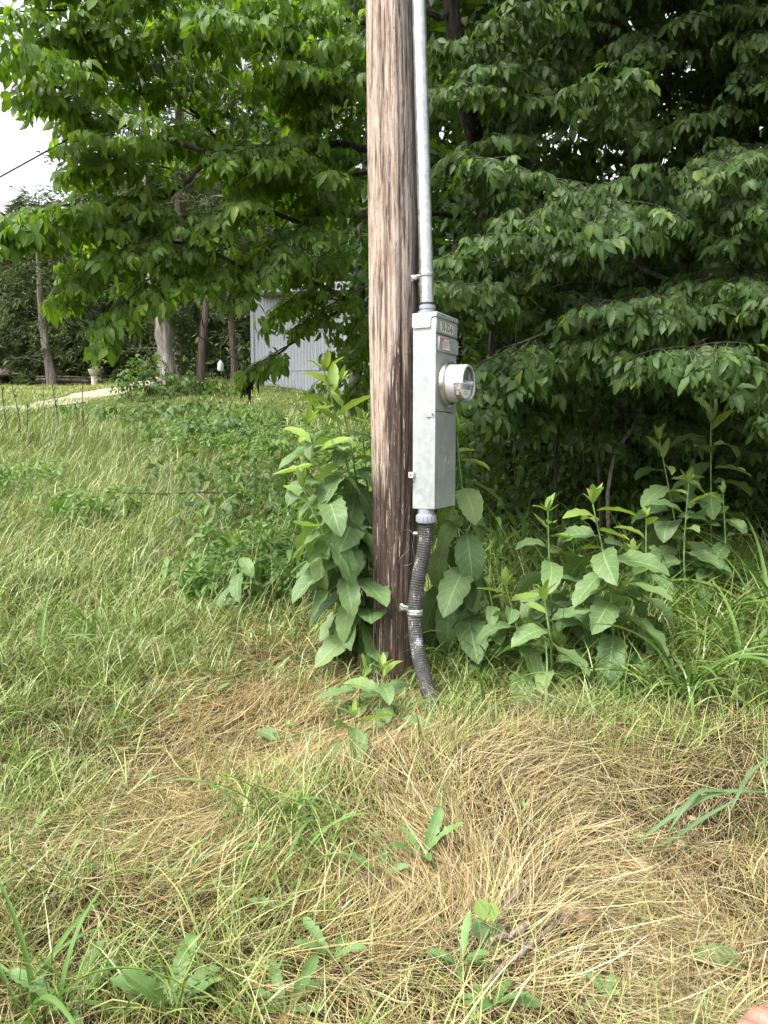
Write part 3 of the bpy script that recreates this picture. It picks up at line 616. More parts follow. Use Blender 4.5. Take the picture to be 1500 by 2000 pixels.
    w0 = P(790, 1005, 3.12); t = thing('ground_wire', w0, 'thin dark looping wire hanging from the seal clip against the pole', 'wire')
    m = MB(); m.tube(spline([P(*p) - w0 for p in wp], 90), .0021, 6); m.obj('wire_strand', M['wire'], t)
    bp = P(812, 1042, 3.095) - w0; m = MB(); m.tube([bp - np.array([.01, 0, 0]), bp, bp + np.array([.004, -.012, 0]), bp + np.array([.005, -.017, 0])], [.007, .010, .008, .004], 8); m.obj('wire_clamp', M['strap'], t)
build_conduits()

# ================================================================== LEAF TEMPLATES
def leaf_tpl(L=1., W=.42, n=6, cols=3, droop=40, fold=18, shape=(0.55, 0.95), serr=0.0, petiole=0.0, twist=0, wave=0.0, seed=0):
    """leaf along +X in local space; returns V, quads, luv"""
    r = np.random.default_rng(seed); t = np.linspace(0, 1, n + 1)
    w = (t ** shape[0]) * ((1 - t) ** shape[1]); w = w / w.max() * W / 2 * L; w[0] = max(w[0], .008 * L); w[-1] = 0.002 * L
    if serr: w = w * (1 + serr * np.where(np.arange(n + 1) % 2 == 0, 1, -1) * (t > .12) * (t < .97)) * (1 + .04 * r.normal(size=n + 1))
    ph = -np.radians(droop) * t ** 1.2; ds = L / n
    x = np.concatenate([[0], np.cumsum(np.cos((ph[1:] + ph[:-1]) / 2) * ds)]); z = np.concatenate([[0], np.cumsum(np.sin((ph[1:] + ph[:-1]) / 2) * ds)])
    x = x + petiole
    ss = np.linspace(-1, 1, cols); V = []; uv = []; f = math.radians(fold); zr = r.uniform()
    for k in range(n + 1):
        tw = math.radians(twist) * t[k]
        for s in ss:
            y = s * w[k] * math.cos(f); h = abs(s) * w[k] * math.sin(f) + wave * w[k] * math.sin(t[k] * 19 + s * 2) * abs(s)
            yy = y * math.cos(tw) - h * math.sin(tw); hh = y * math.sin(tw) + h * math.cos(tw)
            V.append([x[k] - hh * math.sin(ph[k]), yy, z[k] + hh * math.cos(ph[k])]); uv.append([t[k], s, zr])
    i = np.arange(n)[:, None] * cols; j = np.arange(cols - 1)[None]
    F = np.stack([i + j, i + cols + j, i + cols + j + 1, i + j + 1], -1).reshape(-1, 4)
    V = np.array(V)
    if petiole:
        a = len(V); q = .008 * L
        V = np.concatenate([V, [[0, -q, 0], [0, q, 0], [petiole, q, .0], [petiole, -q, 0]]]); F = np.concatenate([F, [[a, a + 3, a + 2, a + 1]]]); uv = uv + [[0, 0, zr]] * 4
    return V, F, np.array(uv)
def rotm(ax, ang):
    return np.array(Matrix.Rotation(math.radians(ang), 3, ax))
def frames(x, up):
    x = norm(x); up = np.broadcast_to(np.asarray(up, float), x.shape); y = np.cross(up, x)
    bad = np.linalg.norm(y, axis=-1) < 1e-3; y[bad] = np.cross(np.array([.3, .9, .1]), x[bad]); y = norm(y); z = np.cross(x, y)
    return np.stack([x, y, z], -1)
def join_tpl(parts):
    V = []; F = []; uv = []; n = 0
    for (v, f, u) in parts: V.append(v); F.append(f + n); uv.append(u); n += len(v)
    return np.concatenate(V), np.concatenate(F), np.concatenate(uv)
def compound(nl, n, seed):
    """box-elder leaf: stalk with 3-5 hanging pointed leaflets, about one unit overall"""
    r = np.random.default_rng(seed); parts = []
    sl = .5
    pos = [(.5, 0)] + [(.44, s) for s in (-1, 1)] + ([(.24, s) for s in (-1, 1)] if nl > 3 else [])
    for k, (p, s) in enumerate(pos[:nl]):
        Ls = r.uniform(.46, .58) * (1.08 if s == 0 else .92)
        v, f, u = leaf_tpl(Ls, r.uniform(.40, .52), n, 3 if n > 2 else 2, r.uniform(15, 60), r.uniform(8, 28), (0.6, 1.0), 0.07 if n > 4 else 0, .04 if n > 2 else 0, r.uniform(-25, 25), .12, seed * 17 + k)
        v = v @ rotm('X', r.uniform(-30, 30) + s * 12).T @ rotm('Y', r.uniform(12, 48)).T @ rotm('Z', s * r.uniform(45, 75) + r.uniform(-8, 8)).T
        v[:, 0] += p; v[:, 2] -= .03 * p + .06 * p * p
        u = u.copy(); u[:, 2] = r.uniform(0, .35); parts.append((v, f, u))
    q = .006; st = np.array([[0, -q, 0], [0, q, 0], [.25, q, -.01], [.25, -q, -.01], [.52, q * .6, -.03], [.52, -q * .6, -.03]])
    parts.append((st, np.array([[0, 3, 2, 1], [3, 5, 4, 2]]), np.tile([0, 0, .2], (6, 1))))
    return join_tpl(parts)
ELDER_HI = [compound(5 if k % 3 else 3, 3, 100 + k) for k in range(8)]
ELDER_LO = [compound(5 if k % 2 else 3, 2, 200 + k) for k in range(5)]
def cluster(nl, seed, n=2):
    r = np.random.default_rng(seed); parts = []
    for k in range(nl):
        v, f, u = leaf_tpl(.5, .5, n, 2, r.uniform(0, 50), 0, (0.6, .9), 0, 0, 0, 0, seed + k)
        v = v @ rotm('X', r.uniform(-40, 40)).T @ rotm('Y', r.uniform(-10, 60)).T @ rotm('Z', r.uniform(0, 360)).T + r.normal(size=3) * .28
        u = u.copy(); u[:, 2] = r.uniform(0, .5); parts.append((v, f, u))
    return join_tpl(parts)
WOOD = [cluster(5, 300 + 20 * k) for k in range(5)]
def cedar_tpl(seed):
    r = np.random.default_rng(seed); V = []; F = []; uv = []
    for k in range(21):
        L = r.uniform(.18, .46); d = norm(np.array([1.0, r.normal() * .6, r.normal() * .4 - .15])); o = np.array([r.uniform(0, .75), r.normal() * .10, r.normal() * .07]) ; o[1] += o[0] * r.normal() * .25; o[2] -= .2 * o[0] ** 2
        sd = norm(np.cross(d, r.normal(size=3))) * L * r.uniform(.09, .16)
        V += [o - sd * .8, o + sd * .8, o + d * L]; F.append([3 * k, 3 * k + 1, 3 * k + 2]); uv += [[0, .5, r.uniform(0, .6)]] * 3
    return np.array(V), np.array(F), np.array(uv)
CEDAR = [cedar_tpl(400 + 30 * k) for k in range(5)]

def merged_leaves(name, tpls, pos, M3, scale, mat, parent=None, rnd=None, **props):
    Vs = []; Fs = []; UV = []; off = 0; var = rng.integers(0, len(tpls), len(pos))
    for k, (v, f, u) in enumerate(tpls):
        s = np.where(var == k)[0]
        if not len(s): continue
        W = np.einsum('nij,vj->nvi', M3[s] * scale[s][:, None, None], v) + pos[s][:, None]
        uv = np.broadcast_to(u[None], W.shape).copy(); uv[..., 2] += U(0, 1, (len(s), 1)) if rnd is None else rnd[s][:, None]
        nv = len(v); Fs.append((f[None] + (np.arange(len(s)) * nv)[:, None, None]).reshape(-1, f.shape[1]) + off); off += nv * len(s)
        Vs.append(W.reshape(-1, 3)); UV.append(uv.reshape(-1, 3))
    return link(name, make_mesh(name, np.concatenate(Vs), [np.concatenate(Fs)], mat, True, {'luv': np.concatenate(UV)}), parent, **props)

def tpl_meshes(tpls, mat, nm):
    return [make_mesh(nm, v, [f], mat, True, {'luv': u}) for v, f, u in tpls]
ELDER_FINE = [compound(5 if k % 3 else 3, 7, 100 + k) for k in range(8)]
ELDER_LIT_ME = tpl_meshes(ELDER_FINE, M['elder_lit_tint'], 'compound_leaf')
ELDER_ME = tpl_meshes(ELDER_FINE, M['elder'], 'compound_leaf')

# ================================================================== TREES
class Tree:
    def __init__(s, name, base, label, group=None, bark_='darkbark', leaf='elder'):
        s.t = thing(name, base, label, 'tree', group); s.base = np.array(base); s.tw = MB(); s.br = []; s.pos = []; s.dir = []; s.up = []; s.sc = []; s.bark = M[bark_]; s.leafm = M[leaf]
    def trunk(s, pts, r0, r1, n=24, sides=14):
        p = spline(pts, n); rad = np.linspace(r0, r1, n) * (1 + .06 * N(size=n)); rad[0] *= 1.25
        m = MB(); m.tube(p - s.base, rad, sides); m.obj('trunk', s.bark, s.t); return p
    def limb(s, pts, r0, r1, n=20):
        p = spline(pts, n); p[1:-1] += N(size=(n - 2, 3)) * np.linalg.norm(p[-1] - p[0]) * .006
        m = MB(); m.tube(p - s.base, np.linspace(r0, r1, n), 7); m.obj('branch', s.bark, s.t); return p
    def leafs(s, p, d, scale, k=2):
        """pairs of leaves at p on a twig heading d"""
        d = norm(d); side = norm(np.cross(d, [0, 0, 1.]) + 1e-6)
        for q in range(k):
            sg = 1 if q % 2 == 0 else -1
            v = d * U(.1, .8) + side * sg * U(.5, 1.1) + np.array([0, 0, -1.]) * U(.15, .75)
            s.pos.append(p); s.dir.append(v); s.up.append(np.array([N() * .28, N() * .28 - .12, 1.])); s.sc.append(scale * U(.58, 1.22))
    def spray(s, base, d, L, sc=.2, nside=7, droop=.25, fl=.75, dens=1.0):
        d = norm(d); n = 12; t = np.linspace(0, 1, n)[:, None]
        p = base + d * L * t + np.array([0, 0, -1.]) * droop * L * t ** 2 + np.cumsum(N(size=(n, 3)), 0) * L * .008
        s.tw.tube(p - s.base, np.linspace(.0055, .0018, n) * max(1, L), 4, False)
        h = norm(np.cross(d, [0, 0, 1.]))
        for k in range(nside):
            u = .18 + .8 * (k + U(0, .6)) / nside; q = p[min(int(u * (n - 1)), n - 1)]; sg = 1 if k % 2 else -1
            l2 = L * fl * (1.05 - u) * U(.55, 1.0) + .08; d2 = norm(d * .75 + h * sg * U(.5, 1.1) + np.array([0, 0, U(-.25, .22)]))
            m = 6; tt = np.linspace(0, 1, m)[:, None]; p2 = q + d2 * l2 * tt + np.array([0, 0, -1.]) * droop * l2 * tt ** 2
            s.tw.tube(p2 - s.base, np.linspace(.003, .0012, m), 3, False)
            for w_ in np.arange(.2, 1.01, max(.068 / l2, .08) / dens): 
                i = min(int(w_ * (m - 1)), m - 2); s.leafs(p2[i] + (p2[i + 1] - p2[i]) * (w_ * (m - 1) - i), d2, sc)
        for u in np.linspace(.3, 1, int(max(4, L / .1))): s.leafs(p[int(u * (n - 1))], d, sc)
    def finish(s, hi=ELDER_HI, me=None, lo=None, nobj=300, cut=5.6):
        if s.tw.n: s.tw.obj('twigs', M['twig'], s.t, kind='stuff')
        if not s.pos: return
        pos = np.array(s.pos); M3 = frames(np.array(s.dir), np.array(s.up)); sc = np.array(s.sc)
        px, py, dep = proj(pos); inn = (px > -60) & (px < 1560) & (py > -60) & (py < 1500)
        left = np.ones(len(pos), bool)
        if me and nobj:
            cell = (np.clip(px, -100, 1600) // 28).astype(int) * 1000 + (np.clip(py, -100, 2000) // 28).astype(int)
            near = {}
            for k in np.where(inn)[0]:
                if cell[k] not in near or dep[k] < dep[near[cell[k]]]: near[cell[k]] = k
            cand = sorted(near.values(), key=lambda k: -sc[k] / dep[k])[:nobj]
            for k in cand:
                o = link('leaf', me[int(U(0, len(me)))], s.t); mt = Matrix(M3[k] * sc[k]).to_4x4(); mt.translation = Vector(pos[k] - s.base); o.matrix_local = mt; left[k] = False
        hiS = left & (dep < cut) & inn
        if hiS.any(): merged_leaves('foliage', hi, pos[hiS] - s.base, M3[hiS], sc[hiS], s.leafm, s.t, kind='stuff')
        loS = left & ~hiS
        if loS.any(): merged_leaves('foliage', lo or ELDER_LO, pos[loS] - s.base, M3[loS], sc[loS], s.leafm, s.t, kind='stuff')

def gp(x, y, dz=0.0): return np.array([x, y, float(gz(x, y)) + dz])

# ---- tree A: trunk to the right of the pole, its limbs reach left behind the pole
def tree_a():
    b = gp(1.25, 7.4)
    T = Tree('boxelder_tree', b, 'leafy tree whose long low limbs reach past the pole over the field', leaf='elder_lit_tint')
    top = P(880, 0, 5.3)
    tr = T.trunk([b - [0, 0, .2], P(960, 600, 6.5), P(932, 290, 5.7), P(905, 180, 5.4), top, top + [-.2, -.1, 2.0], top + [-.5, 0, 4]], .075, .045, 40)
    def L(pts, r0=.03): return T.limb([np.array(p) if len(p) == 3 and abs(p[0]) < 20 else P(*p) for p in pts], r0, .006)
    limbs = [
        L([(905, 340, 5.5), (720, 292, 5.0), (560, 298, 4.6), (420, 296, 4.2), (260, 250, 3.9), (100, 165, 3.7)], .032),
        L([(905, 340, 5.5), (740, 340, 5.2), (560, 330, 4.9), (400, 250, 4.6), (330, 170, 4.4), (270, 60, 4.2)], .026),
        L([(925, 480, 5.5), (700, 590, 5.1), (600, 540, 4.8), (470, 515, 4.4), (350, 470, 4.2), (240, 520, 4.0)], .026),
        L([(920, 420, 5.5), (720, 420, 5.0), (560, 420, 4.6), (420, 420, 4.3), (260, 430, 4.1), (130, 440, 4.0)], .022),
        L([(880, 20, 5.3), (700, 40, 4.8), (560, 20, 4.4), (400, -40, 4.1), (240, -60, 4.0)], .026),
        L([(890, 120, 5.4), (720, 150, 4.9), (600, 120, 4.4), (500, 60, 4.0)], .022),
        L([(200, 235, 3.9), (90, 270, 3.8), (-10, 310, 3.7), (-120, 340, 3.6)], .004),
        L([(420, 296, 4.2), (330, 380, 4.1), (230, 400, 4.0), (60, 400, 3.9)], .014),
        L([(700, 590, 5.1), (610, 640, 4.9), (560, 680, 4.8), (500, 730, 4.7)], .012)]
    def along(p, nsp, Lr, sc, u0=.35, dens=1, dirb=(-.6, -.5, .05), nside=7, droop=.25):
        for k in range(nsp):
            u = u0 + (1 - u0) * (k + U(0, .9)) / nsp; i = min(int(u * (len(p) - 1)), len(p) - 2); d = norm(p[i + 1] - p[i])
            T.spray(p[i], d * .6 + np.array(dirb) * U(.4, 1) + N(size=3) * np.array([.3, .45, .3]), U(*Lr), sc, nside, droop, dens=dens)
    along(limbs[0], 8, (.45, .8), .142, .3); along(limbs[1], 10, (.45, .8), .145, dirb=(-.5, -.4, .3)); along(limbs[2], 5, (.4, .65), .134, u0=.35)
    along(limbs[3], 6, (.4, .7), .142); along(limbs[4], 11, (.5, .85), .142, .15, dirb=(-.4, -.6, -.05)); along(limbs[5], 8, (.45, .75), .142, .2, dirb=(-.4, -.6, 0))
    along(limbs[6], 3, (.25, .4), .15, .0, nside=4); along(limbs[7], 5, (.3, .5), .134, .1, nside=5); along(limbs[8], 3, (.25, .35), .138, .2, nside=3)
    # sprays aimed at particular places
    for (x0, y0, d0, x1, y1, d1, sc) in [(330, 500, 4.2, 200, 640, 3.9, .15), (450, 480, 4.4, 330, 560, 4.0, .138), (560, 430, 4.5, 470, 560, 4.2, .145), (380, 420, 4.3, 250, 470, 3.8, .138), (200, 250, 3.9, 60, 90, 3.6, .138),
                                     (250, 150, 4.0, 150, 20, 3.7, .138), (420, 120, 4.2, 360, 20, 3.8, .145), (150, 440, 3.9, 20, 470, 3.7, .14), (640, 200, 4.6, 560, 110, 4.0, .150), (700, 100, 4.7, 640, 60, 4.1, .150), (640, 380, 4.6, 540, 300, 4.1, .145),
                                     (250, 450, 4.1, 120, 560, 3.9, .15), (480, 390, 4.4, 400, 420, 4.0, .145), (680, 470, 5, 600, 520, 4.6, .145), (700, 330, 5, 620, 420, 4.6, .145), (240, 60, 4.1, 60, 60, 3.7, .138), (130, 20, 3.9, -30, 30, 3.6, .138), (200, -20, 4, 60, -30, 3.7, .138),
                                     (735, 560, 5.2, 655, 690, 5.0, .142), (740, 640, 5.3, 640, 745, 5.1, .138), (720, 560, 5.2, 590, 640, 4.9, .134), (700, 480, 5.1, 540, 590, 4.7, .138), (740, 700, 5.4, 680, 770, 5.2, .134), (330, 330, 4.2, 160, 330, 3.9, .138)]:
        a = P(x0, y0, d0); c = P(x1, y1, d1); T.spray(a, c - a + [0, 0, .06], np.linalg.norm(c - a) * 1.05, sc, 7, .15)
    # sprays above the frame that shade and fill
    for k in range(9):
        a = np.array([U(-1.2, .6), U(4.6, 6.2), U(3.8, 6.5)]); T.spray(a, [U(-1, .2), U(-1, .4), U(-.3, .3)], U(.6, 1.0), .19, 6, .25)
    T.finish(me=ELDER_LIT_ME)
tree_a()

# ---- tree B and others on the dark side
def tree_b():
    b = gp(2.5, 8.2)
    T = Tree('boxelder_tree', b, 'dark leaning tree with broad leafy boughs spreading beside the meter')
    tr = T.trunk([b - [0, 0, .2], P(1245, 560, 7.2), P(1232, 215, 6.4), P(1195, 90, 6.2), P(1160, -40, 6.1), P(1130, -300, 6)], .10, .075, 40)
    def bough(pts, nsp, Lr, sc, dirb, u0=.2, r0=.022):
        p = T.limb([P(*q) for q in pts], r0, .005)
        for k in range(nsp):
            u = u0 + (1 - u0) * (k + U(0, .9)) / nsp; i = min(int(u * (len(p) - 1)), len(p) - 2); d = norm(p[i + 1] - p[i])
            T.spray(p[i], d * .5 + np.array(dirb) * U(.5, 1) + N(size=3) * np.array([.45, .35, .22]), U(*Lr), sc, 7, .22)
    D = (-.25, -.9, -.05)
    bough([(1250, 470, 6.4), (1340, 520, 5.4), (1250, 590, 4.6), (1120, 640, 4.2), (990, 680, 3.95)], 12, (.45, .75), .168, D, .3)
    bough([(1250, 520, 6.4), (1420, 600, 5.2), (1400, 650, 4.5), (1330, 690, 4.1)], 9, (.45, .7), .168, D, .3)
    bough([(1250, 330, 6.4), (1320, 400, 5.4), (1200, 400, 4.9), (1080, 420, 4.6), (960, 470, 4.4)], 13, (.45, .8), .160, D, .2)
    bough([(1245, 260, 6.3), (1350, 280, 5.4), (1430, 330, 4.8), (1500, 370, 4.5)], 10, (.5, .8), .160, D, .2)
    bough([(1240, 420, 6.4), (1400, 440, 5.4), (1450, 520, 4.8), (1480, 560, 4.4)], 9, (.45, .8), .160, D, .2)
    bough([(1250, 600, 6.4), (1120, 720, 5.4), (1010, 760, 4.8), (930, 780, 4.4)], 9, (.4, .6), .150, D, .3, .016)
    bough([(1250, 600, 6.4), (1330, 740, 5.2), (1440, 760, 4.7), (1500, 790, 4.4)], 8, (.4, .6), .150, D, .3, .016)
    bough([(1200, 120, 6.2), (1120, 200, 5.5), (1020, 260, 5.1), (900, 330, 4.8)], 10, (.5, .8), .160, D, .2)
    bough([(1160, 0, 6.1), (1050, 60, 5.6), (950, 140, 5.2), (870, 180, 4.9)], 9, (.5, .8), .160, D, .2)
    bough([(1160, -40, 6.1), (1300, 10, 5.6), (1420, 60, 5.2), (1500, 100, 5)], 9, (.5, .8), .160, D, .2)
    bough([(1250, 560, 6.4), (1000, 560, 5.2), (930, 580, 4.4), (880, 570, 3.9)], 7, (.3, .5), .15, (-.2, -.8, 0), .45, .012)
    for k in range(30):
        a = np.array([U(.5, 4.8), U(3.7, 7.0), U(4.1, 6.8)]); T.spray(a, [U(-1, 1), U(-1, .4), U(-.3, .3)], U(.6, 1.0), .19, 6, .25)
    for k in range(46):
        px, py = U(880, 1520), U(40, 790); d = 4.3 + 1.6 * U() + .5 * (py < 300); a = P(px, py, d)
        T.spray(a, [N() * .7, -.6, U(-.35, .35)], U(.35, .7), U(.13, .19), 6, U(.05, .4))
    for k in range(18):
        a = P(U(900, 1500), U(730, 850), U(4.9, 5.9)); T.spray(a, [N() * .6, -.7, U(-.4, .1)], U(.3, .55), U(.12, .16), 5, .3)
    T.finish(me=ELDER_ME)
tree_b()

def tree_c():
    b = gp(3.9, 8.4)
    T = Tree('boxelder_tree', b, 'slim dark tree behind the boughs near the tall weeds')
    T.trunk([b - [0, 0, .2], P(1420, 500, 7.6), P(1400, 200, 7.5), P(1375, 50, 7.4), P(1360, -200, 7.3)], .12, .08, 40)
    for k in range(32):
        px, py, d = U(860, 1540), U(-60, 640), U(6.6, 8.2); a = P(px, py, d)
        T.spray(a, [N() * .6, -.7, U(-.2, .3)], U(.6, 1.0), .19, 6, .25)
    T.finish(nobj=0)
tree_c()

# slender saplings in the shade
def saplings():
    for k, (px, pyt, pyb, d, lean) in enumerate([(1150, 700, 950, 5.6, .02), (1020, 760, 950, 5.9, -.05), (1095, 760, 960, 5.2, .03), (1180, 800, 980, 4.9, -.12), (1310, 720, 950, 6.0, .05), (960, 700, 930, 6.4, .0), (1400, 700, 940, 6.3, -.04), (1070, 800, 940, 6.6, .06)]):
        b = G(px, pyb + 60) if False else gp(P(px, pyb, d)[0], d); tp = P(px, pyt, d) + [lean, 0, .6]
        t = thing('sapling', b, 'thin dark bare sapling stem in the shade under the boughs', 'sapling', 'saplings in the shaded wood edge')
        p = spline([b - [0, 0, .1], (b + tp) / 2 + [U(-.05, .05), 0, 0], tp], 14); m = MB(); m.tube(p - b, np.linspace(.014, .006, 14), 6); m.obj('stem', M['darkbark'], t)
        for q in range(4):
            i = int(U(5, 13)); m = MB(); e = p[i] + [U(-.35, .35), U(-.3, .1), U(.1, .4)]; m.tube(spline([p[i] - b, (p[i] + e) / 2 - b + [0, 0, .03], e - b], 6), np.linspace(.005, .0015, 6), 4); m.obj('branch', M['darkbark'], t)
saplings()

# vine rising out of the dark (curved bare stem right of the meter)
def vine():
    pts = [(1188, 1075, 5.0), (1186, 960, 5.05), (1190, 925, 5.1), (1204, 880, 5.15), (1225, 848, 5.2), (1242, 820, 5.3), (1262, 740, 5.5)]
    b = P(*pts[0]); t = thing('woody_vine', b, 'crooked brown woody vine twisting up out of the shade', 'vine')
    for o in (0, .012):
        m = MB(); m.tube(spline([P(*q) - b + [o, 0, 0] for q in pts], 24) + N(size=(24, 3)) * .002, .007, 6); m.obj('stem', M['stick'], t)
vine()

# ---- deep woods: one mass of leaves that closes the view and shades the floor
def woods():
    pos = []; sc = []
    def clumps(n, fx, fy, fz, per, r, s):
        for k in range(n):
            c = np.array([U(*fx), U(*fy), 0]); c[2] = gz(c[0], c[1]) + U(*fz)
            q = N(size=(per, 3)) * np.array([1, 1, .55]) * r; pos.append(c + q); sc.append(np.full(per, s) * U(.8, 1.25, per))
    clumps(85, (-.8, 9), (7.5, 11), (1.6, 7.5), 50, .55, .32)      # upper storey
    clumps(75, (-1.5, 11), (10, 16), (.3, 4.2), 40, .8, .6)
    clumps(36, (-1.5, 11), (10, 16), (4.0, 9), 40, .8, .47)        # back wall
    clumps(150, (.5, 9), (6.0, 10), (.1, 1.6), 22, .4, .22)        # low growth on the floor
    clumps(54, (.4, 8), (5.6, 10), (4.6, 8.5), 36, .6, .47)        # canopy overhead
    clumps(40, (4.5, 9), (2.0, 8), (.5, 6), 36, .7, .5)          # wood edge continues outside the frame
    clumps(16, (-1.2, 1), (6, 11), (3.2, 7.5), 45, .6, .36)         # above the shed and field edge
    clumps(26, (-2.6, .4), (8.5, 14), (.8, 3.8), 38, .5, .33)       # behind the pole, right of the shed
    clumps(64, (.9, 6), (3.2, 6.5), (4.4, 7.5), 36, .6, .5)         # boughs overhanging the wood edge
    clumps(60, (.5, 8), (7.0, 9.5), (.6, 3.2), 40, .5, .26)
    clumps(70, (.45, 4.0), (5.3, 6.8), (.05, 1.1), 20, .28, .17)
    pos = np.concatenate(pos); sc = np.concatenate(sc)
    # keep the view to the shed open
    px, py, dep = proj(pos); keep = ~((px < 700) & (py > 420) & (px > 430) & (dep < 16)); keep &= ~((px < 460) & (py > 300))
    keep &= ~((py > 760) & (px < 720) & (px > 0))
    pos = pos[keep]; sc = sc[keep]; n = len(pos)
    d = N(size=(n, 3)); M3 = frames(d * [1, 1, .3], N(size=(n, 3)) * .4 + [0, 0, 1.])
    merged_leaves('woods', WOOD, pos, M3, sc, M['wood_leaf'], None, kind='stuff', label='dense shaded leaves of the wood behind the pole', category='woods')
woods()
def wood_trunks():
    for (px, d, r, lean) in [(880, 8.5, .09, .2), (1000, 10, .12, -.3), (1110, 9.5, .08, .3), (1320, 9, .12, .2), (1470, 8.5, .1, -.2), (1240, 12, .15, .1), (820, 11, .12, .1), (1400, 12, .14, -.2), (690, 12, .12, .3)]:
        x = P(px, 800, d)[0]; b = gp(x, d); t = thing('woodland_tree', b, 'dark upright trunk standing inside the shaded wood', 'tree', 'trunks inside the wood')
        m = MB(); p = spline([b - [0, 0, .2], b + [lean * .3, 0, 2.2], b + [lean, 0, 5], b + [lean * .6, .2, 9]], 22); m.tube(p - b, np.linspace(r, r * .6, 22) * (1 + .05 * N(size=22)), 10); m.obj('trunk', M['darkbark'], t)
        for k in range(5):
            i = int(U(8, 20)); e = p[i] + [U(-1.2, 1.2), U(-.8, .8), U(.2, .9)]; m = MB(); m.tube(spline([p[i] - b, (p[i] + e) / 2 - b + [0, 0, .1], e - b], 8), np.linspace(r * .3, .006, 8), 5); m.obj('branch', M['darkbark'], t)
wood_trunks()

# ---- cedars in the background
def cedar(x, y, h, r, label, trunk_pts=None, tr=.14, z0=.8, n=900, bk='cedarbark', group='cedars behind the lawn', sc=.5, name='cedar_tree'):
    b = gp(x, y); t = thing(name, b, label, 'tree', group)
    p = spline(trunk_pts if trunk_pts is not None else [b - [0, 0, .2], b + [U(-.2, .2), 0, h * .5], b + [0, 0, h]], 26)
    m = MB(); rad = np.linspace(tr, tr * .35, 26) * (1 + .07 * N(size=26)); rad[:3] *= [1.35, 1.2, 1.08]; m.tube(p - b, rad, 14); m.obj('trunk', M[bk], t)
    if n:
        u = U(0, 1, n) ** .8; zz = z0 + (h - z0) * u; rr = r * (1 - u) ** .75 * (.25 + .75 * np.sqrt(U(0, 1, n))) * (.75 + .5 * noise2(zz * 1.7, np.zeros(n) + x, 7)) + .15; a = U(0, 2 * math.pi, n)
        c = np.stack([np.interp(zz, p[:, 2] - b[2], p[:, 0] - b[0]), np.interp(zz, p[:, 2] - b[2], p[:, 1] - b[1]), zz], 1)
        pos = c + np.stack([rr * np.cos(a), rr * np.sin(a), -.18 * rr + N(size=n) * .1], 1)
        d = np.stack([np.cos(a), np.sin(a), U(-.75, .1, n)], 1) + N(size=(n, 3)) * .25
        merged_leaves('crown', CEDAR, pos, frames(d, [0, 0, 1.]), U(.6, 1.15, n) * sc, M['cedar'], t, kind='stuff')
        for k in range(7):
            i = int(U(3, 20)); aa = U(0, 6.28); l_ = r * U(.4, .8); e = p[i] + [l_ * math.cos(aa), l_ * math.sin(aa), U(-.2, .3)]; m = MB()
            m.tube(spline([p[i] - b, (p[i] + e) / 2 - b + [0, 0, .08], e - b], 7), np.linspace(.022, .005, 7), 5); m.obj('branch', M['redbark'], t)
    return t
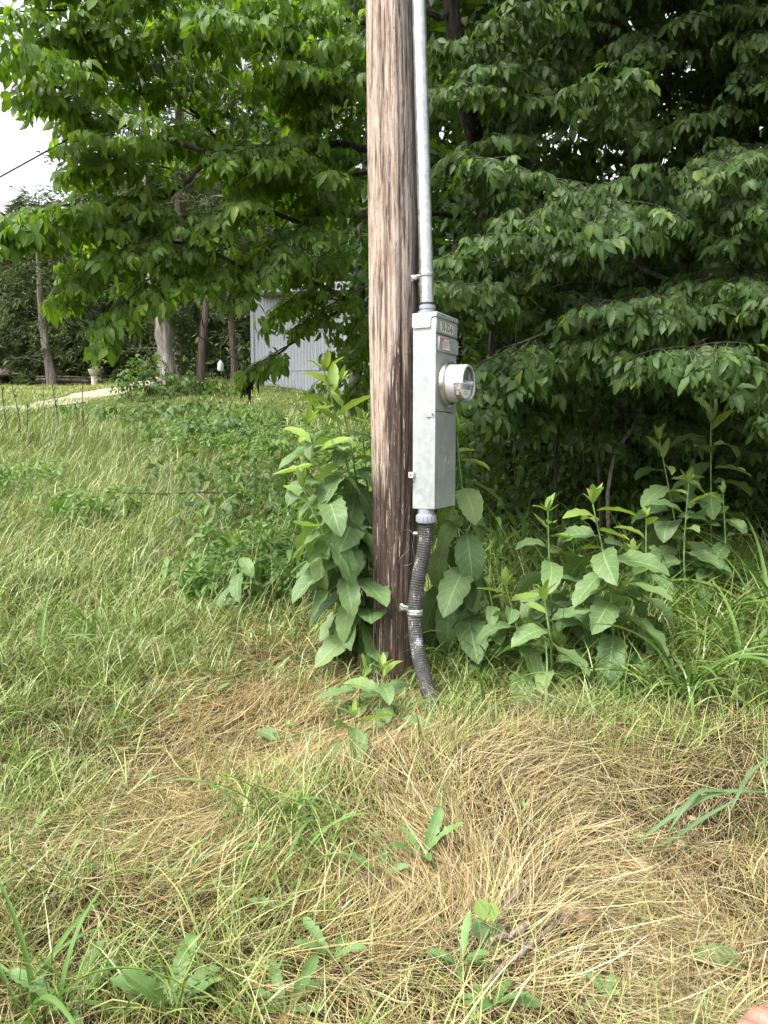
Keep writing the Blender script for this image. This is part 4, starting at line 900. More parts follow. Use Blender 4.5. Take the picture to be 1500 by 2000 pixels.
def background_trees():
    # big peeling trunk by the drive and its neighbours
    d = 16.5; b = gp(P(325, 745, d)[0], d)
    cedar(b[0], d, 8.5, 2.2, 'thick pale cedar with shaggy peeling bark by the drive', [b - [0, 0, .3], P(325, 730, d), P(318, 640, d), P(300, 550, d), P(290, 400, d), P(280, 150, d)], .195, 3.4, 700, 'cedarbark', None)
    d = 17.4; b = gp(P(356, 745, d)[0], d)
    cedar(b[0], d, 8.5, 2.0, 'dark red brown trunk overgrown with ivy behind the pale cedar', [b - [0, 0, .3], P(355, 640, d), P(355, 540, d), P(350, 300, d), P(350, 100, d)], .19, 3.6, 600, 'redbark', None, name='ivy_clad_tree')
    d = 17.0; b = gp(P(390, 745, d)[0], d)
    cedar(b[0], d, 8.5, 1.6, 'thin slanting grey trunk beside the ivy clad tree', [b - [0, 0, .3], P(391, 730, d), P(400, 620, d), P(412, 520, d), P(425, 300, d), P(440, 100, d)], .10, 4.0, 400, 'redbark', None, name='slanting_tree')
    d = 19.0; b = gp(P(456, 720, d)[0], d)
    cedar(b[0], d, 7.5, 1.6, 'slender straight trunk standing next to the shed', [b - [0, 0, .3], P(457, 690, d), P(452, 640, d), P(450, 400, d), P(452, 200, d)], .09, 3.8, 400, 'redbark', None, name='slender_tree')
    d = 22.5; b = gp(P(102, 752, d)[0], d)
    cedar(b[0], d, 5.6, 2.0, 'leaning grey cedar trunk at the far side of the lawn', [b - [0, 0, .3], P(101, 745, d), P(90, 680, d), P(80, 600, d), P(76, 530, d), P(74, 480, d)], .16, 1.6, 700, 'cedarbark', None)
    for (px, d, h, r) in [(15, 25.5, 5.6, 2.4), (55, 27, 5.6, 2.3), (-40, 24.5, 5.8, 2.6), (150, 26, 6.0, 2.3), (200, 24.5, 6.8, 2.4), (250, 26, 7.4, 2.6), (300, 25, 7.2, 2.6), (350, 27, 8, 2.8), (400, 25, 8, 2.8), (455, 27, 9, 2.8), (510, 25.5, 9, 2.8), (570, 25, 9, 2.8), (640, 26, 10, 3), (120, 29, 5.6, 2.8), (220, 30, 7.5, 3), (330, 31, 8, 3), (430, 31, 9, 3), (-120, 26, 7, 3), (-220, 25, 7, 3), (60, 31, 5.0, 3.0)]:
        cedar(P(px, 760, d)[0], d, h, r, 'dark feathery cedar in the row behind the lawn', None, .16, .25, 780, 'redbark', sc=.68)
    # ivy on the dark trunk
    d = 17.1; n = 260; zz = U(0, 2.6, n); x0 = P(355, 640, d)[0]; b = gp(x0, d); a = U(math.pi, 2 * math.pi, n)
    pos = np.stack([np.cos(a) * .24, np.sin(a) * .24, zz + .2], 1) + N(size=(n, 3)) * .05
    merged_leaves('ivy', WOOD, pos + b, frames(np.stack([np.cos(a), np.sin(a), U(-1, 0, n)], 1), [0, 0, 1.]), np.full(n, .22), M['wood_leaf'], None, kind='stuff', label='ivy climbing the dark trunk by the drive', category='ivy')
background_trees()

# far-off woods behind the cedars so no bare horizon shows
def far_woods():
    n = 3800; px = U(-250, 760, n); d = U(31, 40, n); x = (px - 750) / FPX * d; top = np.where(px < 130, 3.4, np.where(px < 430, 6, 8.5)) + 2 * noise2(px / 60, np.zeros(n), 3)
    z = gz(x, d) + U(0, 1, n) * top; pos = np.stack([x, d, z], 1)
    merged_leaves('far_woods', WOOD, pos, frames(N(size=(n, 3)), N(size=(n, 3)) * .4 + [0, 0, 1.]), U(1.0, 1.7, n), M['wood_leaf'], None, kind='stuff', label='dark far woods behind the cedars', category='woods')
far_woods()

def leafy_bush(name, b, label, n, rad, sc, group=None, mat='elder', tp=None, lift=.5, cat='bush'):
    t = thing(name, b, label, cat, group); q = N(size=(n, 3)) * np.array(rad) + [0, 0, lift]; q[:, 2] = np.abs(q[:, 2])
    merged_leaves('foliage', tp or ELDER_LO, q, frames(norm(q - [0, 0, .2]) * [1, 1, .2] + N(size=(n, 3)) * .5 + [0, 0, -.2], N(size=(n, 3)) * .3 + [0, 0, 1.]), U(.7, 1.2, n) * sc, M[mat], t, kind='stuff')
    m = MB()
    for k in range(5): m.tube(spline([[0, 0, -.05], [U(-.1, .1), U(-.1, .1), lift * .6], q[k] * [.8, .8, 1]], 6), np.linspace(.012, .004, 6), 5)
    m.obj('stems', M['twig'], t); return t
def bushes():
    for (px, d, n, rad, lift, lab) in [(292, 15.0, 200, (.33, .3, .22), .34, 'light green bush at the foot of the pale cedar'), (385, 15.6, 120, (.4, .3, .10), .15, 'low leafy bush below the slanting trunk'), (345, 12.6, 300, (.6, .6, .10), .18, 'spreading low bush in the grass below the cedars'),
                                       (60, 24.2, 160, (.5, .3, .3), .4, 'small shrub beside the far leaning trunk'), (450, 10.8, 240, (.55, .5, .10), .2, 'spreading leafy patch in the tall grass before the shed')]:
        leafy_bush('bush', gp(P(px, 800, d)[0], d), lab, n, rad, .24, 'bushes on the field slope', lift=lift)
    for (px, d, n, rad, lift, lab) in [(540, 6.3, 300, (.4, .3, .14), .22, 'dark green low shrub in the grass left by the tall weed'), (480, 7.4, 240, (.4, .35, .12), .25, 'low shrub in the tall grass on the slope')]:
        leafy_bush('bush', gp(P(px, 950, d)[0], d), lab, n, rad, .17, 'bushes on the field slope', lift=lift)
bushes()

# ================================================================== SHED, FAR THINGS
def corr_panel(w, h, pitch=.076, amp=.0045, hang=0.0):
    n = int(w / pitch * 6); x = np.linspace(0, w, n); y = amp * np.sin(x / pitch * 2 * math.pi)
    V = np.concatenate([np.stack([x, y, np.zeros(n)], 1), np.stack([x, y, np.full(n, h)], 1)]); q = np.arange(n - 1)
    return V, np.stack([q, q + 1, q + n + 1, q + n], -1)
def shed():
    d = 17.6; b = gp(P(494, 755, d)[0], d) - [0, 0, .25]; rz = R(-9); H = 2.25
    t = thing('metal_shed', b, 'pale corrugated metal shed half hidden behind the tree leaves', 'shed', rz=rz)
    V, F = corr_panel(.80, H); me = make_mesh('wall_panel', V, [F], M['shedmetal']); 
    for k in range(8):
        o = link('wall_panel', me, t); o.location = (k * .78, -.004 * (k % 2), 0)
    for k in range(5):
        o = link('wall_panel', me, t); o.location = (.0, .02 + (k + 1) * .78, 0); o.rotation_euler = (0, 0, -R(90))
    for k in range(5):
        o = link('wall_panel', me, t); o.location = (6.26, .02 + (k + 1) * .78, 0); o.rotation_euler = (0, 0, -R(90))
    MB().box((-.03, -.03, 0), (.05, .05, H), .005).obj('corner_trim', M['shedmetal'], t)
    for z in (1.45, .55): MB().box((0, -.0165, z), (6.2, -.012, z + .05)).obj('girt_seam', M['shedmetal'], t)
    # roof: shallow slope rising away from the field
    V, F = corr_panel(.80, 4.6, .076, .011); rm = make_mesh('roof_sheet', V, [F], M['shedmetal'])
    for k in range(7):
        o = link('roof_sheet', rm, t); o.location = (.30 + k * .78, -.32, H + .10 + .004 * (k % 2)); o.rotation_euler = (-R(80), 0, 0)
    MB().box((.26, -.34, H + .02), (6.25, -.30, H + .20), .004).obj('fascia', M['shedmetal'], t)
    MB().box((.26, -.30, H - .02), (6.25, .0, H + .03), .004).obj('soffit', M['stick'], t)
    # downspout/post
shed()
def far_things():
    # open-sided old roof at the edge of the lawn
    d = 23.5; b = gp(P(12, 752, d)[0], d); t = thing('open_shelter', b, 'low open shelter with a rusty sloping tin roof past the lawn', 'shelter')
    rust = bark('rusty tin', (0.16, 0.10, 0.075), (0.30, 0.235, 0.20), (0.46, 0.42, 0.39), .4, 6, .2); wood = M['deadstem']
    FR = P(38, 731, d) - b; FL = P(-130, 731, d) - b; ap = P(-46, 702, d + 1.3) - b; BR = FR + [.05, 2.6, 0]; BL = FL + [.05, 2.6, 0]; zz = FR[2]; th = np.array([0, 0, .03])
    for A_, B_ in ((FL, FR), (FR, BR), (BR, BL), (BL, FL)):
        m = MB(); nseg = 14; u = np.linspace(0, 1, nseg)[:, None]; e0 = A_ + (B_ - A_) * u + np.array([0, 0, .018]) * (np.arange(nseg) % 2)[:, None]; V = np.concatenate([e0, e0 * .06 + ap * .94])
        q = np.arange(nseg - 1); m.add(V, np.stack([q, q + 1, q + nseg + 1, q + nseg], -1)); o = m.obj('roof_sheet', rust, t, smooth=False); md = o.modifiers.new('thickness', 'SOLIDIFY'); md.thickness = .02
    for c_ in (FL, FR, BR, BL):
        c2 = c_ * .9 + np.array([ap[0], ap[1], c_[2]]) * .1; m = MB(); m.tube([[c2[0], c2[1], -.3], [c2[0], c2[1], zz + .02]], .05, 8); m.obj('post', wood, t)
    for A_, B_ in ((FL, FR), (BL, BR)):
        m = MB(); m.tube([A_ * .95 + B_ * .05 - th, A_ * .05 + B_ * .95 - th], .04, 6); m.obj('beam', wood, t)
    # planter on a stump
    d = 21.5; b = gp(P(185, 758, d)[0], d); t = thing('stump_planter', b, 'pale urn planter with green sprouts standing on the lawn', 'planter')
    cm = plain('pale concrete', (0.50, 0.47, 0.38), .9, var=.2, scale=8, bmp=.3)
    m = MB(); m.lathe([(.0, 0), (.13, 0), (.12, .05), (.09, .12), (.085, .30), (.10, .36), (.0, .36)], 18); m.obj('stump', cm, t)
    m = MB(); m.lathe([(.06, .36), (.13, .42), (.16, .52), (.17, .55), (.145, .55), (.13, .50), (0, .50)], 18); m.obj('bowl', cm, t)
    merged_leaves('sprouts', WOOD, N(size=(10, 3)) * [.06, .06, .04] + [0, 0, .62], frames(N(size=(10, 3)), [0, 0, 1.]), np.full(10, .14), M['young'], t, kind='stuff')
    # pile of old poles
    d = 22.8; b = gp(P(140, 752, d)[0], d); t = thing('brush_pile', b, 'low heap of dark branches lying along the lawn edge', 'brush pile')
    for k in range(16):
        m = MB(); y0 = U(-.4, .4); z0 = U(.05, .33); m.tube(spline([[U(-1.1, -.6), y0, z0 + U(-.05, .05)], [U(-.2, .2), y0 + U(-.1, .1), z0 + .02], [U(.6, 1.1), y0, z0 + U(-.06, .06)]], 7), U(.018, .045), 6); m.obj('pole_branch', M['redbark'], t)
    # white jug hanging by the trees
    d = 18.5; b = P(431, 724, d); t = thing('white_jug', b, 'small white plastic jug hung beside the slender trunk', 'jug')
    m = MB(); m.lathe([(0, 0), (.07, 0), (.075, .02), (.075, .16), (.05, .21), (.025, .23), (.025, .26), (0, .26)], 16); m.obj('bottle', M['white'], t)
    m = MB(); m.tube([[0, 0, .25], [.02, 0, .6], [.3, .1, .9]], .006, 5); m.obj('cord', M['wire'], t)
    # dead leaf bunch hanging from the low limb
    b = P(482, 735, 4.7); t = thing('dead_leaf_bunch', b, 'dark withered leaf bunch dangling from a low bough before the shed', 'dead leaves')
    dm = leaf_mat('withered leaf', [(0, (0.012, 0.010, 0.008)), (1, (0.04, 0.03, 0.02))], .05, veins=0)
    lv = [leaf_tpl(.16, .2, 4, 3, 20, 50, serr=0, twist=90, seed=k) for k in range(3)]; lme = tpl_meshes(lv, dm, 'withered_leaf')
    for k in range(16):
        o = link('withered_leaf', lme[k % 3], t); o.matrix_local = Matrix.Translation((N() * .03, N() * .03, .03 + N() * .03)) @ Matrix.Rotation(U(0, 6.28), 4, 'Z') @ Matrix.Rotation(R(U(65, 92)), 4, 'Y')
    m = MB(); m.tube(spline([P(560, 690, 4.8) - b, P(520, 720, 4.75) - b, P(484, 728, 4.7) - b], 10), .004, 5); m.obj('twig', M['twig'], t)
far_things()

# ================================================================== TALL BROAD-LEAVED WEEDS
FROST = [leaf_tpl(1, .50, 14, 5, dr, fo, (0.62, 0.78), .05, .10, tw, .10, 500 + k) for k, (dr, fo, tw) in enumerate([(25, 12, 0), (55, 16, 12), (85, 14, -10), (40, 20, -18), (70, 10, 20)])]
FROST_ME = tpl_meshes(FROST, M['frost'], 'leaf')
YOUNG_ME = tpl_meshes([leaf_tpl(1, .36, 8, 3, dr, 26, (0.6, .8), .04, .04, 0, .08, 540 + k) for k, dr in enumerate((10, 35, -15))], M['young'], 'leaf')
def put(me, parent, pos, d, up, s, name='leaf', wid=1.0):
    F = frames(np.array([d], float), np.array([up], float))[0]; o = link(name, me, parent)
    mt = Matrix(F * np.array([s, s * wid, s])).to_4x4(); mt.translation = Vector(pos); o.matrix_local = mt; return o
def weed(base, pts, n, Lmax, label, elev=(-25, 10), bias=None, group='broad leaved weeds round the pole', young=6, t0=.12, rad=.007, name='broadleaf_weed', hang=0.0, rootless=False):
    base = np.array(base); t = thing(name, base, label, 'weed', group); p = spline([np.array(q) for q in pts], 30)
    m = MB(); m.tube(p - base, np.linspace(rad, rad * .45, 30), 8); m.obj('stem', M['stem'], t)
    a = U(0, 6.28)
    n = int(n * 1.45)
    for k in range(n):
        u = t0 + (1 - t0) * (k / n) ** .85; q = p[int(u * 29)] - base; a += 2.4 + N() * .25
        d = np.array([math.cos(a), math.sin(a), 0])
        if bias is not None: d = norm(d + np.array(bias) * U(.4, 1.1))
        el = R(U(*elev)) + R(38) * max(0, u - .72) / .28 ; d = d * math.cos(el); d[2] = math.sin(el)
        L = Lmax * 1.25 * (1 - .5 * u ** 4) * U(.78, 1.1)
        put(FROST_ME[int(U(0, 5))] if u < .86 else YOUNG_ME[int(U(0, 3))], t, q, d, [N() * .25, N() * .25 - .1, 1], L, wid=U(.85, 1.1))
    for k in range(young):
        a += 2.3; el = R(U(30, 82)); put(YOUNG_ME[k % 3], t, p[-1] - base, [math.cos(a) * math.cos(el), math.sin(a) * math.cos(el), math.sin(el)], [math.cos(a) * -1, math.sin(a) * -1, .6], Lmax * U(.22, .5))
    return t
def weeds():
    b = gp(P(712, 1290, 3.36)[0], 3.36)
    for k, (tops, n, L, lab) in enumerate([([(706, 1100, 3.36), (668, 860, 3.28), (634, 728, 3.22)], 19, .235, 'tallest stem of the weed clump crowding the pole'),
                                     ([(710, 1100, 3.40), (690, 900, 3.38), (660, 755, 3.34)], 16, .225, 'tall weed stem leaning beside the tallest stem at the pole'),
                                     ([(700, 1150, 3.30), (650, 1000, 3.2), (600, 830, 3.16)], 15, .215, 'weed stem bowing out toward the field beside the pole'),
                                     ([(698, 1180, 3.25), (650, 1080, 3.12), (590, 955, 3.06)], 11, .20, 'short bent weed stem low in the clump beside the pole'),
                                     ([(716, 1120, 3.5), (718, 960, 3.5), (706, 830, 3.5)], 14, .21, 'weed stem half tucked behind the pole edge')]):
        bb = b + [N() * .03, N() * .03, 0]
        weed(bb, [bb - [0, 0, .05]] + [P(*q) for q in tops], n, L * 1.05, lab, (-45, 14), (-.5, -.28, 0), t0=.2)
    def W(px, py, d, top, n, L, lab, elev=(-30, 12), bias=None, mid=None, **kw):
        bb = gp(P(px, py, d)[0], d); tp = P(*top); weed(bb, [bb - [0, 0, .05], (bb + tp) / 2 + ([N() * .015, N() * .015, 0] if mid is None else mid), tp], n, L, lab, elev, bias, **kw)
    W(475, 1195, 4.05, (466, 1060, 4.0), 10, .17, 'lone small weed on the bank between field and pole', (-35, 5))
    W(1200, 1340, 3.25, (1158, 985, 3.2), 17, .235, 'sturdy upright weed with big leaves in the grass beyond the meter', (-32, 12))
    W(1090, 1290, 3.35, (1070, 1000, 3.3), 12, .20, 'medium weed with a pale tip between the sturdy weed and pole', (-30, 15))
    W(1025, 1290, 3.15, (988, 1145, 3.1), 9, .19, 'short weed with drooping leaves nearest the ribbed conduit', (-30, 12))
    W(1078, 1300, 3.1, (1062, 1160, 3.05), 8, .175, 'short yellow tipped weed in front of the medium weed', (-20, 20))
    W(1345, 1120, 4.2, (1288, 860, 4.15), 14, .23, 'leaning weed against the dark wood edge', (-25, 18))
    W(1392, 1120, 4.35, (1388, 780, 4.3), 15, .26, 'tallest weed standing against the dark wood', (-25, 18))
    W(1350, 1120, 4.0, (1345, 945, 3.95), 9, .19, 'small weed with upright tip before the dark wood', (-25, 20))
    W(1425, 1110, 4.1, (1412, 965, 4.05), 9, .19, 'bushy small weed by the arching grass at the wood edge', (-25, 20))
    W(1270, 1140, 3.9, (1262, 1010, 3.9), 8, .18, 'low weed growing between the sturdy and leaning weeds', (-30, 15))
    W(905, 1280, 3.42, (893, 850, 3.42), 15, .24, 'tall weed behind the meter box with hanging leaves', (-65, -15), (.6, -.25, 0))
    W(1140, 1300, 3.45, (1120, 1060, 3.42), 10, .21, 'leafy weed tucked behind the sturdy weed', (-30, 15))
    W(1235, 1300, 3.4, (1236, 1090, 3.38), 9, .21, 'low spreading weed beside the sturdy weed', (-30, 12))
    W(960, 1280, 3.3, (955, 1150, 3.28), 7, .17, 'small weed under the hanging leaves by the conduit', (-25, 15))
    W(868, 1290, 3.48, (872, 960, 3.46), 10, .23, 'weed behind the ribbed conduit with large hanging leaves', (-65, -20), (.5, -.3, 0))
    W(742, 1425, 2.74, (748, 1310, 2.72), 6, .15, 'young weed sprouting at the foot of the pole', (-5, 35), young=4, rad=.005)
    W(706, 1410, 2.80, (712, 1305, 2.80), 5, .135, 'thin young weed close against the pole foot', (-15, 30), young=4, rad=.004)
    W(692, 1500, 2.50, (692, 1400, 2.47), 5, .16, 'seedling weed with two large spread leaves in dry grass', (-25, 12), young=4, rad=.004)
    W(768, 1450, 2.66, (772, 1370, 2.64), 4, .125, 'small leafy seedling between pole foot and conduit', (-15, 20), young=2, rad=.004)
    W(565, 1480, 2.54, (562, 1420, 2.52), 4, .10, 'tiny lone seedling in the dry grass', (-10, 45), young=3, rad=.003)
weeds()

# narrow-leaved weeds
LANCE_ME = tpl_meshes([leaf_tpl(1, .16, 6, 3, dr, 14, (0.5, .8), 0, 0, tw, 0, 560 + k) for k, (dr, tw) in enumerate([(45, 0), (80, 25), (110, -20), (20, 10)])], M['lance'], 'leaf')
def lances():
    spots = [(930 + U(0, 190), U(1015, 1150), 0) for k in range(26)] + [(U(400, 600), U(960, 1110), 1) for k in range(26)] + [(U(1180, 1330), U(1020, 1150), 0) for k in range(8)] + [(U(560, 680), U(1010, 1150), 1) for k in range(8)]
    for (px, py, g) in spots:
        b = G(px, py + 60); h = U(.28, .5); t = thing('narrow_leaf_weed', b, ['bright narrow leaved weed in the thicket behind the sturdy weed', 'narrow leaved weed in the green bank beside the tall weed clump'][g], 'weed', ['narrow leaved thicket at the wood edge', 'narrow leaved weeds on the bank'][g])
        p = spline([[0, 0, -.03], [U(-.05, .05), U(-.05, .05), h * .5], [U(-.12, .12), U(-.12, .05), h]], 14); m = MB(); m.tube(p, np.linspace(.003, .0015, 14), 5); m.obj('stem', M['stem'], t); a = U(0, 6)
        for k in range(10):
            u = .2 + .8 * k / 9.; a += 2.5; el = R(U(0, 45)) + u * .5; put(LANCE_ME[int(U(0, 4))], t, p[int(u * 13)], [math.cos(a) * math.cos(el), math.sin(a) * math.cos(el), math.sin(el)], [0, 0, 1], U(.11, .19))
lances()

# toothed rosettes and single plants in the foreground
TOOTH_ME = tpl_meshes([leaf_tpl(1, .24, 16, 3, dr, 22, (0.85, .55), .16, .06, tw, .14, 580 + k) for k, (dr, tw) in enumerate([(35, 0), (60, 20), (15, -20)])], leaf_mat('toothed leaf', [(0, (0.13, 0.24, 0.075)), (1, (0.19, 0.31, 0.10))], .25, veins=.35, vcol=(.33, .43, .2)), 'leaf')
def heart_tpl(seed):
    th = np.linspace(-math.pi, math.pi, 25)[:-1]; x = .42 * (1 - np.cos(th)) * .95 - .05 - .12 * np.exp(-(th / .5) ** 2) * 0; r_ = .62 * (1 - .55 * np.sin(np.abs(th) / 2) ** 6)
    X = .28 - .52 * np.cos(th) * (1 - .35 * np.exp(-(th / .35) ** 2)) ; Y = .48 * np.sin(th) * (1 - .25 * np.cos(th) * -1 * -.6)
    X = X + .22 * np.exp(-((np.abs(th) - math.pi) / .3) ** 2); V = np.concatenate([[[.28, 0, -.03]], np.stack([X, Y, .06 * np.abs(Y) - .12 * (X - .2) ** 2], 1)]); k = np.arange(24)
    return V, np.stack([np.zeros(24, int), 1 + k, 1 + (k + 1) % 24], -1), np.stack([V[:, 0], V[:, 1] * 2, np.zeros(25)], 1)
HEART_ME = tpl_meshes([heart_tpl(1)], M['young'], 'leaf') + tpl_meshes([heart_tpl(1)], M['frost'], 'leaf')
def rosettes():
    lst = [(825, 1690, 6, .20, 'long toothed rosette in the middle of the straw'), (745, 1730, 4, .15, 'flattened toothed rosette below the long one'), (330, 1990, 6, .20, 'large toothed rosette at the edge of the green grass'),
           (130, 1985, 5, .22, 'upright toothed plant with long pale blades'), (650, 1890, 5, .14, 'curled toothed plant among the brown straw'), (40, 1530, 5, .14, 'bright toothed plant in the grass hollow'), (60, 1640, 3, .12, 'small spiky leaved plant in orange straw'),
           (900, 1900, 7, .13, 'bushy toothed plant by the fallen sticks'), (960, 1980, 7, .13, 'dense low toothed plant before the sticks'), (1180, 1960, 6, .09, 'small bright sprout in the pale straw'), (560, 1990, 6, .15, 'bluish toothed plant in the low green patch'), (470, 1780, 3, .13, 'two leaved toothed sprig in the straw'),
           (1010, 1570, 2, .09, 'single green leaf poking from the straw mound'), (420, 1360, 4, .11, 'small plant beside the green twine'), (300, 1540, 3, .10, 'thin sprig in the trampled straw')]
    for (px, py, n, L, lab) in lst:
        b = G(px, min(py, 1999)); t = thing('toothed_weed', b, lab, 'weed', 'toothed weeds in the straw'); a = U(0, 6)
        for k in range(n):
            a += 2.4 + N() * .2; el = R(U(12, 58)); put(TOOTH_ME[int(U(0, 3))], t, [0, 0, .015], [math.cos(a) * math.cos(el), math.sin(a) * math.cos(el), math.sin(el)], [N() * .2, N() * .2 - .3, 1], L * .66 * U(.7, 1.15))
    b = G(955, 1860); t = thing('heart_leaf_vine', b, 'heart shaped leaves on a thin vine by the sticks', 'vine')
    for (px, py, s, yg) in [(962, 1815, .065, 1), (935, 1800, .04, 1), (938, 1762, .035, 0), (958, 1768, .032, 0), (955, 1855, .03, 0)]:
        q = P(px, py, b[1] + .02) - b; put(HEART_ME[yg], t, q, [.15, -.55, -.75], [.1, -.8, .6], s)
        m = MB(); m.tube(spline([[0, 0, 0], q * .5 + [0.01, 0, .03], q], 6), .0013, 4); m.obj('stem', M['stem'], t)
    b = G(1470, 1925); t = thing('broadleaf_weed', b + [0, 0, 0], 'single pale leaf lying in the straw heap', 'weed'); put(FROST_ME[0], t, [0, 0, .04], [-.8, .4, .05], [0, -.2, 1], .12)
rosettes()

# ================================================================== GRASS
def blades(base, az, L, w, phi0, curl, tint, n=4, twist=0.6, droop_side=0.0):
    B = len(base); t = np.linspace(0, 1, n + 1); ph = phi0[:, None] + curl[:, None] * t[None]
    ph = np.minimum(ph, R(165)); ds = (L / n)[:, None]; mid = (ph[:, 1:] + ph[:, :-1]) / 2
    h = np.concatenate([np.zeros((B, 1)), np.cumsum(np.sin(mid) * ds, 1)], 1); z = np.concatenate([np.zeros((B, 1)), np.cumsum(np.cos(mid) * ds, 1)], 1)
    a2 = az[:, None] + droop_side * (U(-1, 1, B))[:, None] * t[None]
    C = base[:, None] + np.stack([np.cos(a2) * h, np.sin(a2) * h, z], -1)
    gzv = gz(C[..., 0], C[..., 1]) + .004; C[..., 2] = np.maximum(C[..., 2], gzv + .012 * U(0, 1, (B, 1)))
    wa = az + math.pi / 2 + U(-1, 1, B) * twist; wd = np.stack([np.cos(wa), np.sin(wa), U(-.35, .35, B)], -1)[:, None]
    prof = (w[:, None] / 2) * (np.minimum(1, .65 + t * 1.2) * (1 - t ** 2.2) + .04)[None]
    V = np.stack([C - wd * prof[..., None], C + wd * prof[..., None]], 2).reshape(B, -1, 3); nv = 2 * (n + 1)
    k = np.arange(n) * 2; q = np.stack([k, k + 1, k + 3, k + 2], -1); F = (q[None] + (np.arange(B) * nv)[:, None, None]).reshape(-1, 4)
    tt = np.broadcast_to(np.concatenate([tint, np.ones((B, 1))], 1)[:, None], (B, nv, 4))
    return V.reshape(-1, 3), F, tt.reshape(-1, 4)
class Grass:
    def __init__(s): s.p = []; s.n = 0
    def add(s, *a, **k):
        V, F, T = blades(*a, **k); s.p.append((V, F + s.n, T)); s.n += len(V)
    def obj(s, name, mat, label, cat='grass'):
        return link(name, make_mesh(name, np.concatenate([p[0] for p in s.p]), [np.concatenate([p[1] for p in s.p])], mat, True, {'tint': np.concatenate([p[2] for p in s.p])}), kind='stuff', label=label, category=cat)
def pal(cols, wts, n, var=.18):
    c = np.array(cols)[rng.choice(len(cols), n, p=np.array(wts) / sum(wts))]; return np.clip(c * (1 + N(size=(n, 1)) * var) * (1 + N(size=(n, 3)) * .06), .005, .9)
STR = [(.46, .38, .20), (.36, .275, .13), (.28, .18, .08), (.56, .50, .32), (.37, .36, .15), (.15, .105, .055)]
GRN = [(.135, .210, .045), (.18, .265, .06), (.24, .32, .085), (.098, .158, .036), (.31, .355, .12)]
def scatter(n, x0, x1, y0, y1):
    x = U(x0, x1, n); y = U(y0, y1, n); return np.stack([x, y, gz(x, y)], 1)
def wedge(n, y0, y1, pw=1.0, marg=1.3):
    y = y0 + (y1 - y0) * U(0, 1, n) ** pw; x = U(-1, 1, n) * (y * .53 * marg + .15); return np.stack([x, y, gz(x, y)], 1)
def greenness(b):
    px, py, _ = proj(b); g = .46 + .5 * (noise2(b[:, 0] * 1.6 + 20, b[:, 1] * 1.6 + 20, 21) - .5) + .35 * (noise2(b[:, 0] * 5 + 20, b[:, 1] * 5 + 20, 22) - .5)
    def blob(cx, cy, rx, ry, a): return a * np.exp(-((px - cx) / rx) ** 2 - ((py - cy) / ry) ** 2)
    g += blob(120, 2000, 380, 130, .55) + blob(500, 1640, 170, 130, .38) + blob(60, 1450, 180, 140, .5) + blob(1400, 1300, 300, 170, .9) + blob(700, 1990, 330, 110, .4) + blob(60, 1230, 430, 230, .85) + blob(960, 1330, 150, 130, .45)
    g -= blob(520, 1310, 230, 120, .55) + blob(1230, 1650, 330, 210, .5) + blob(1250, 1900, 330, 160, .5) + blob(250, 1560, 230, 110, .3) + blob(650, 1480, 220, 60, .3)
    g += sstep(1190, 1010, py) * .8
    return np.clip(g, 0, 1)
def bare(b):
    px, py, _ = proj(b); return 1 - .75 * np.exp(-((px - 1290) / 130.) ** 2 - ((py - 1620) / 90.) ** 2)

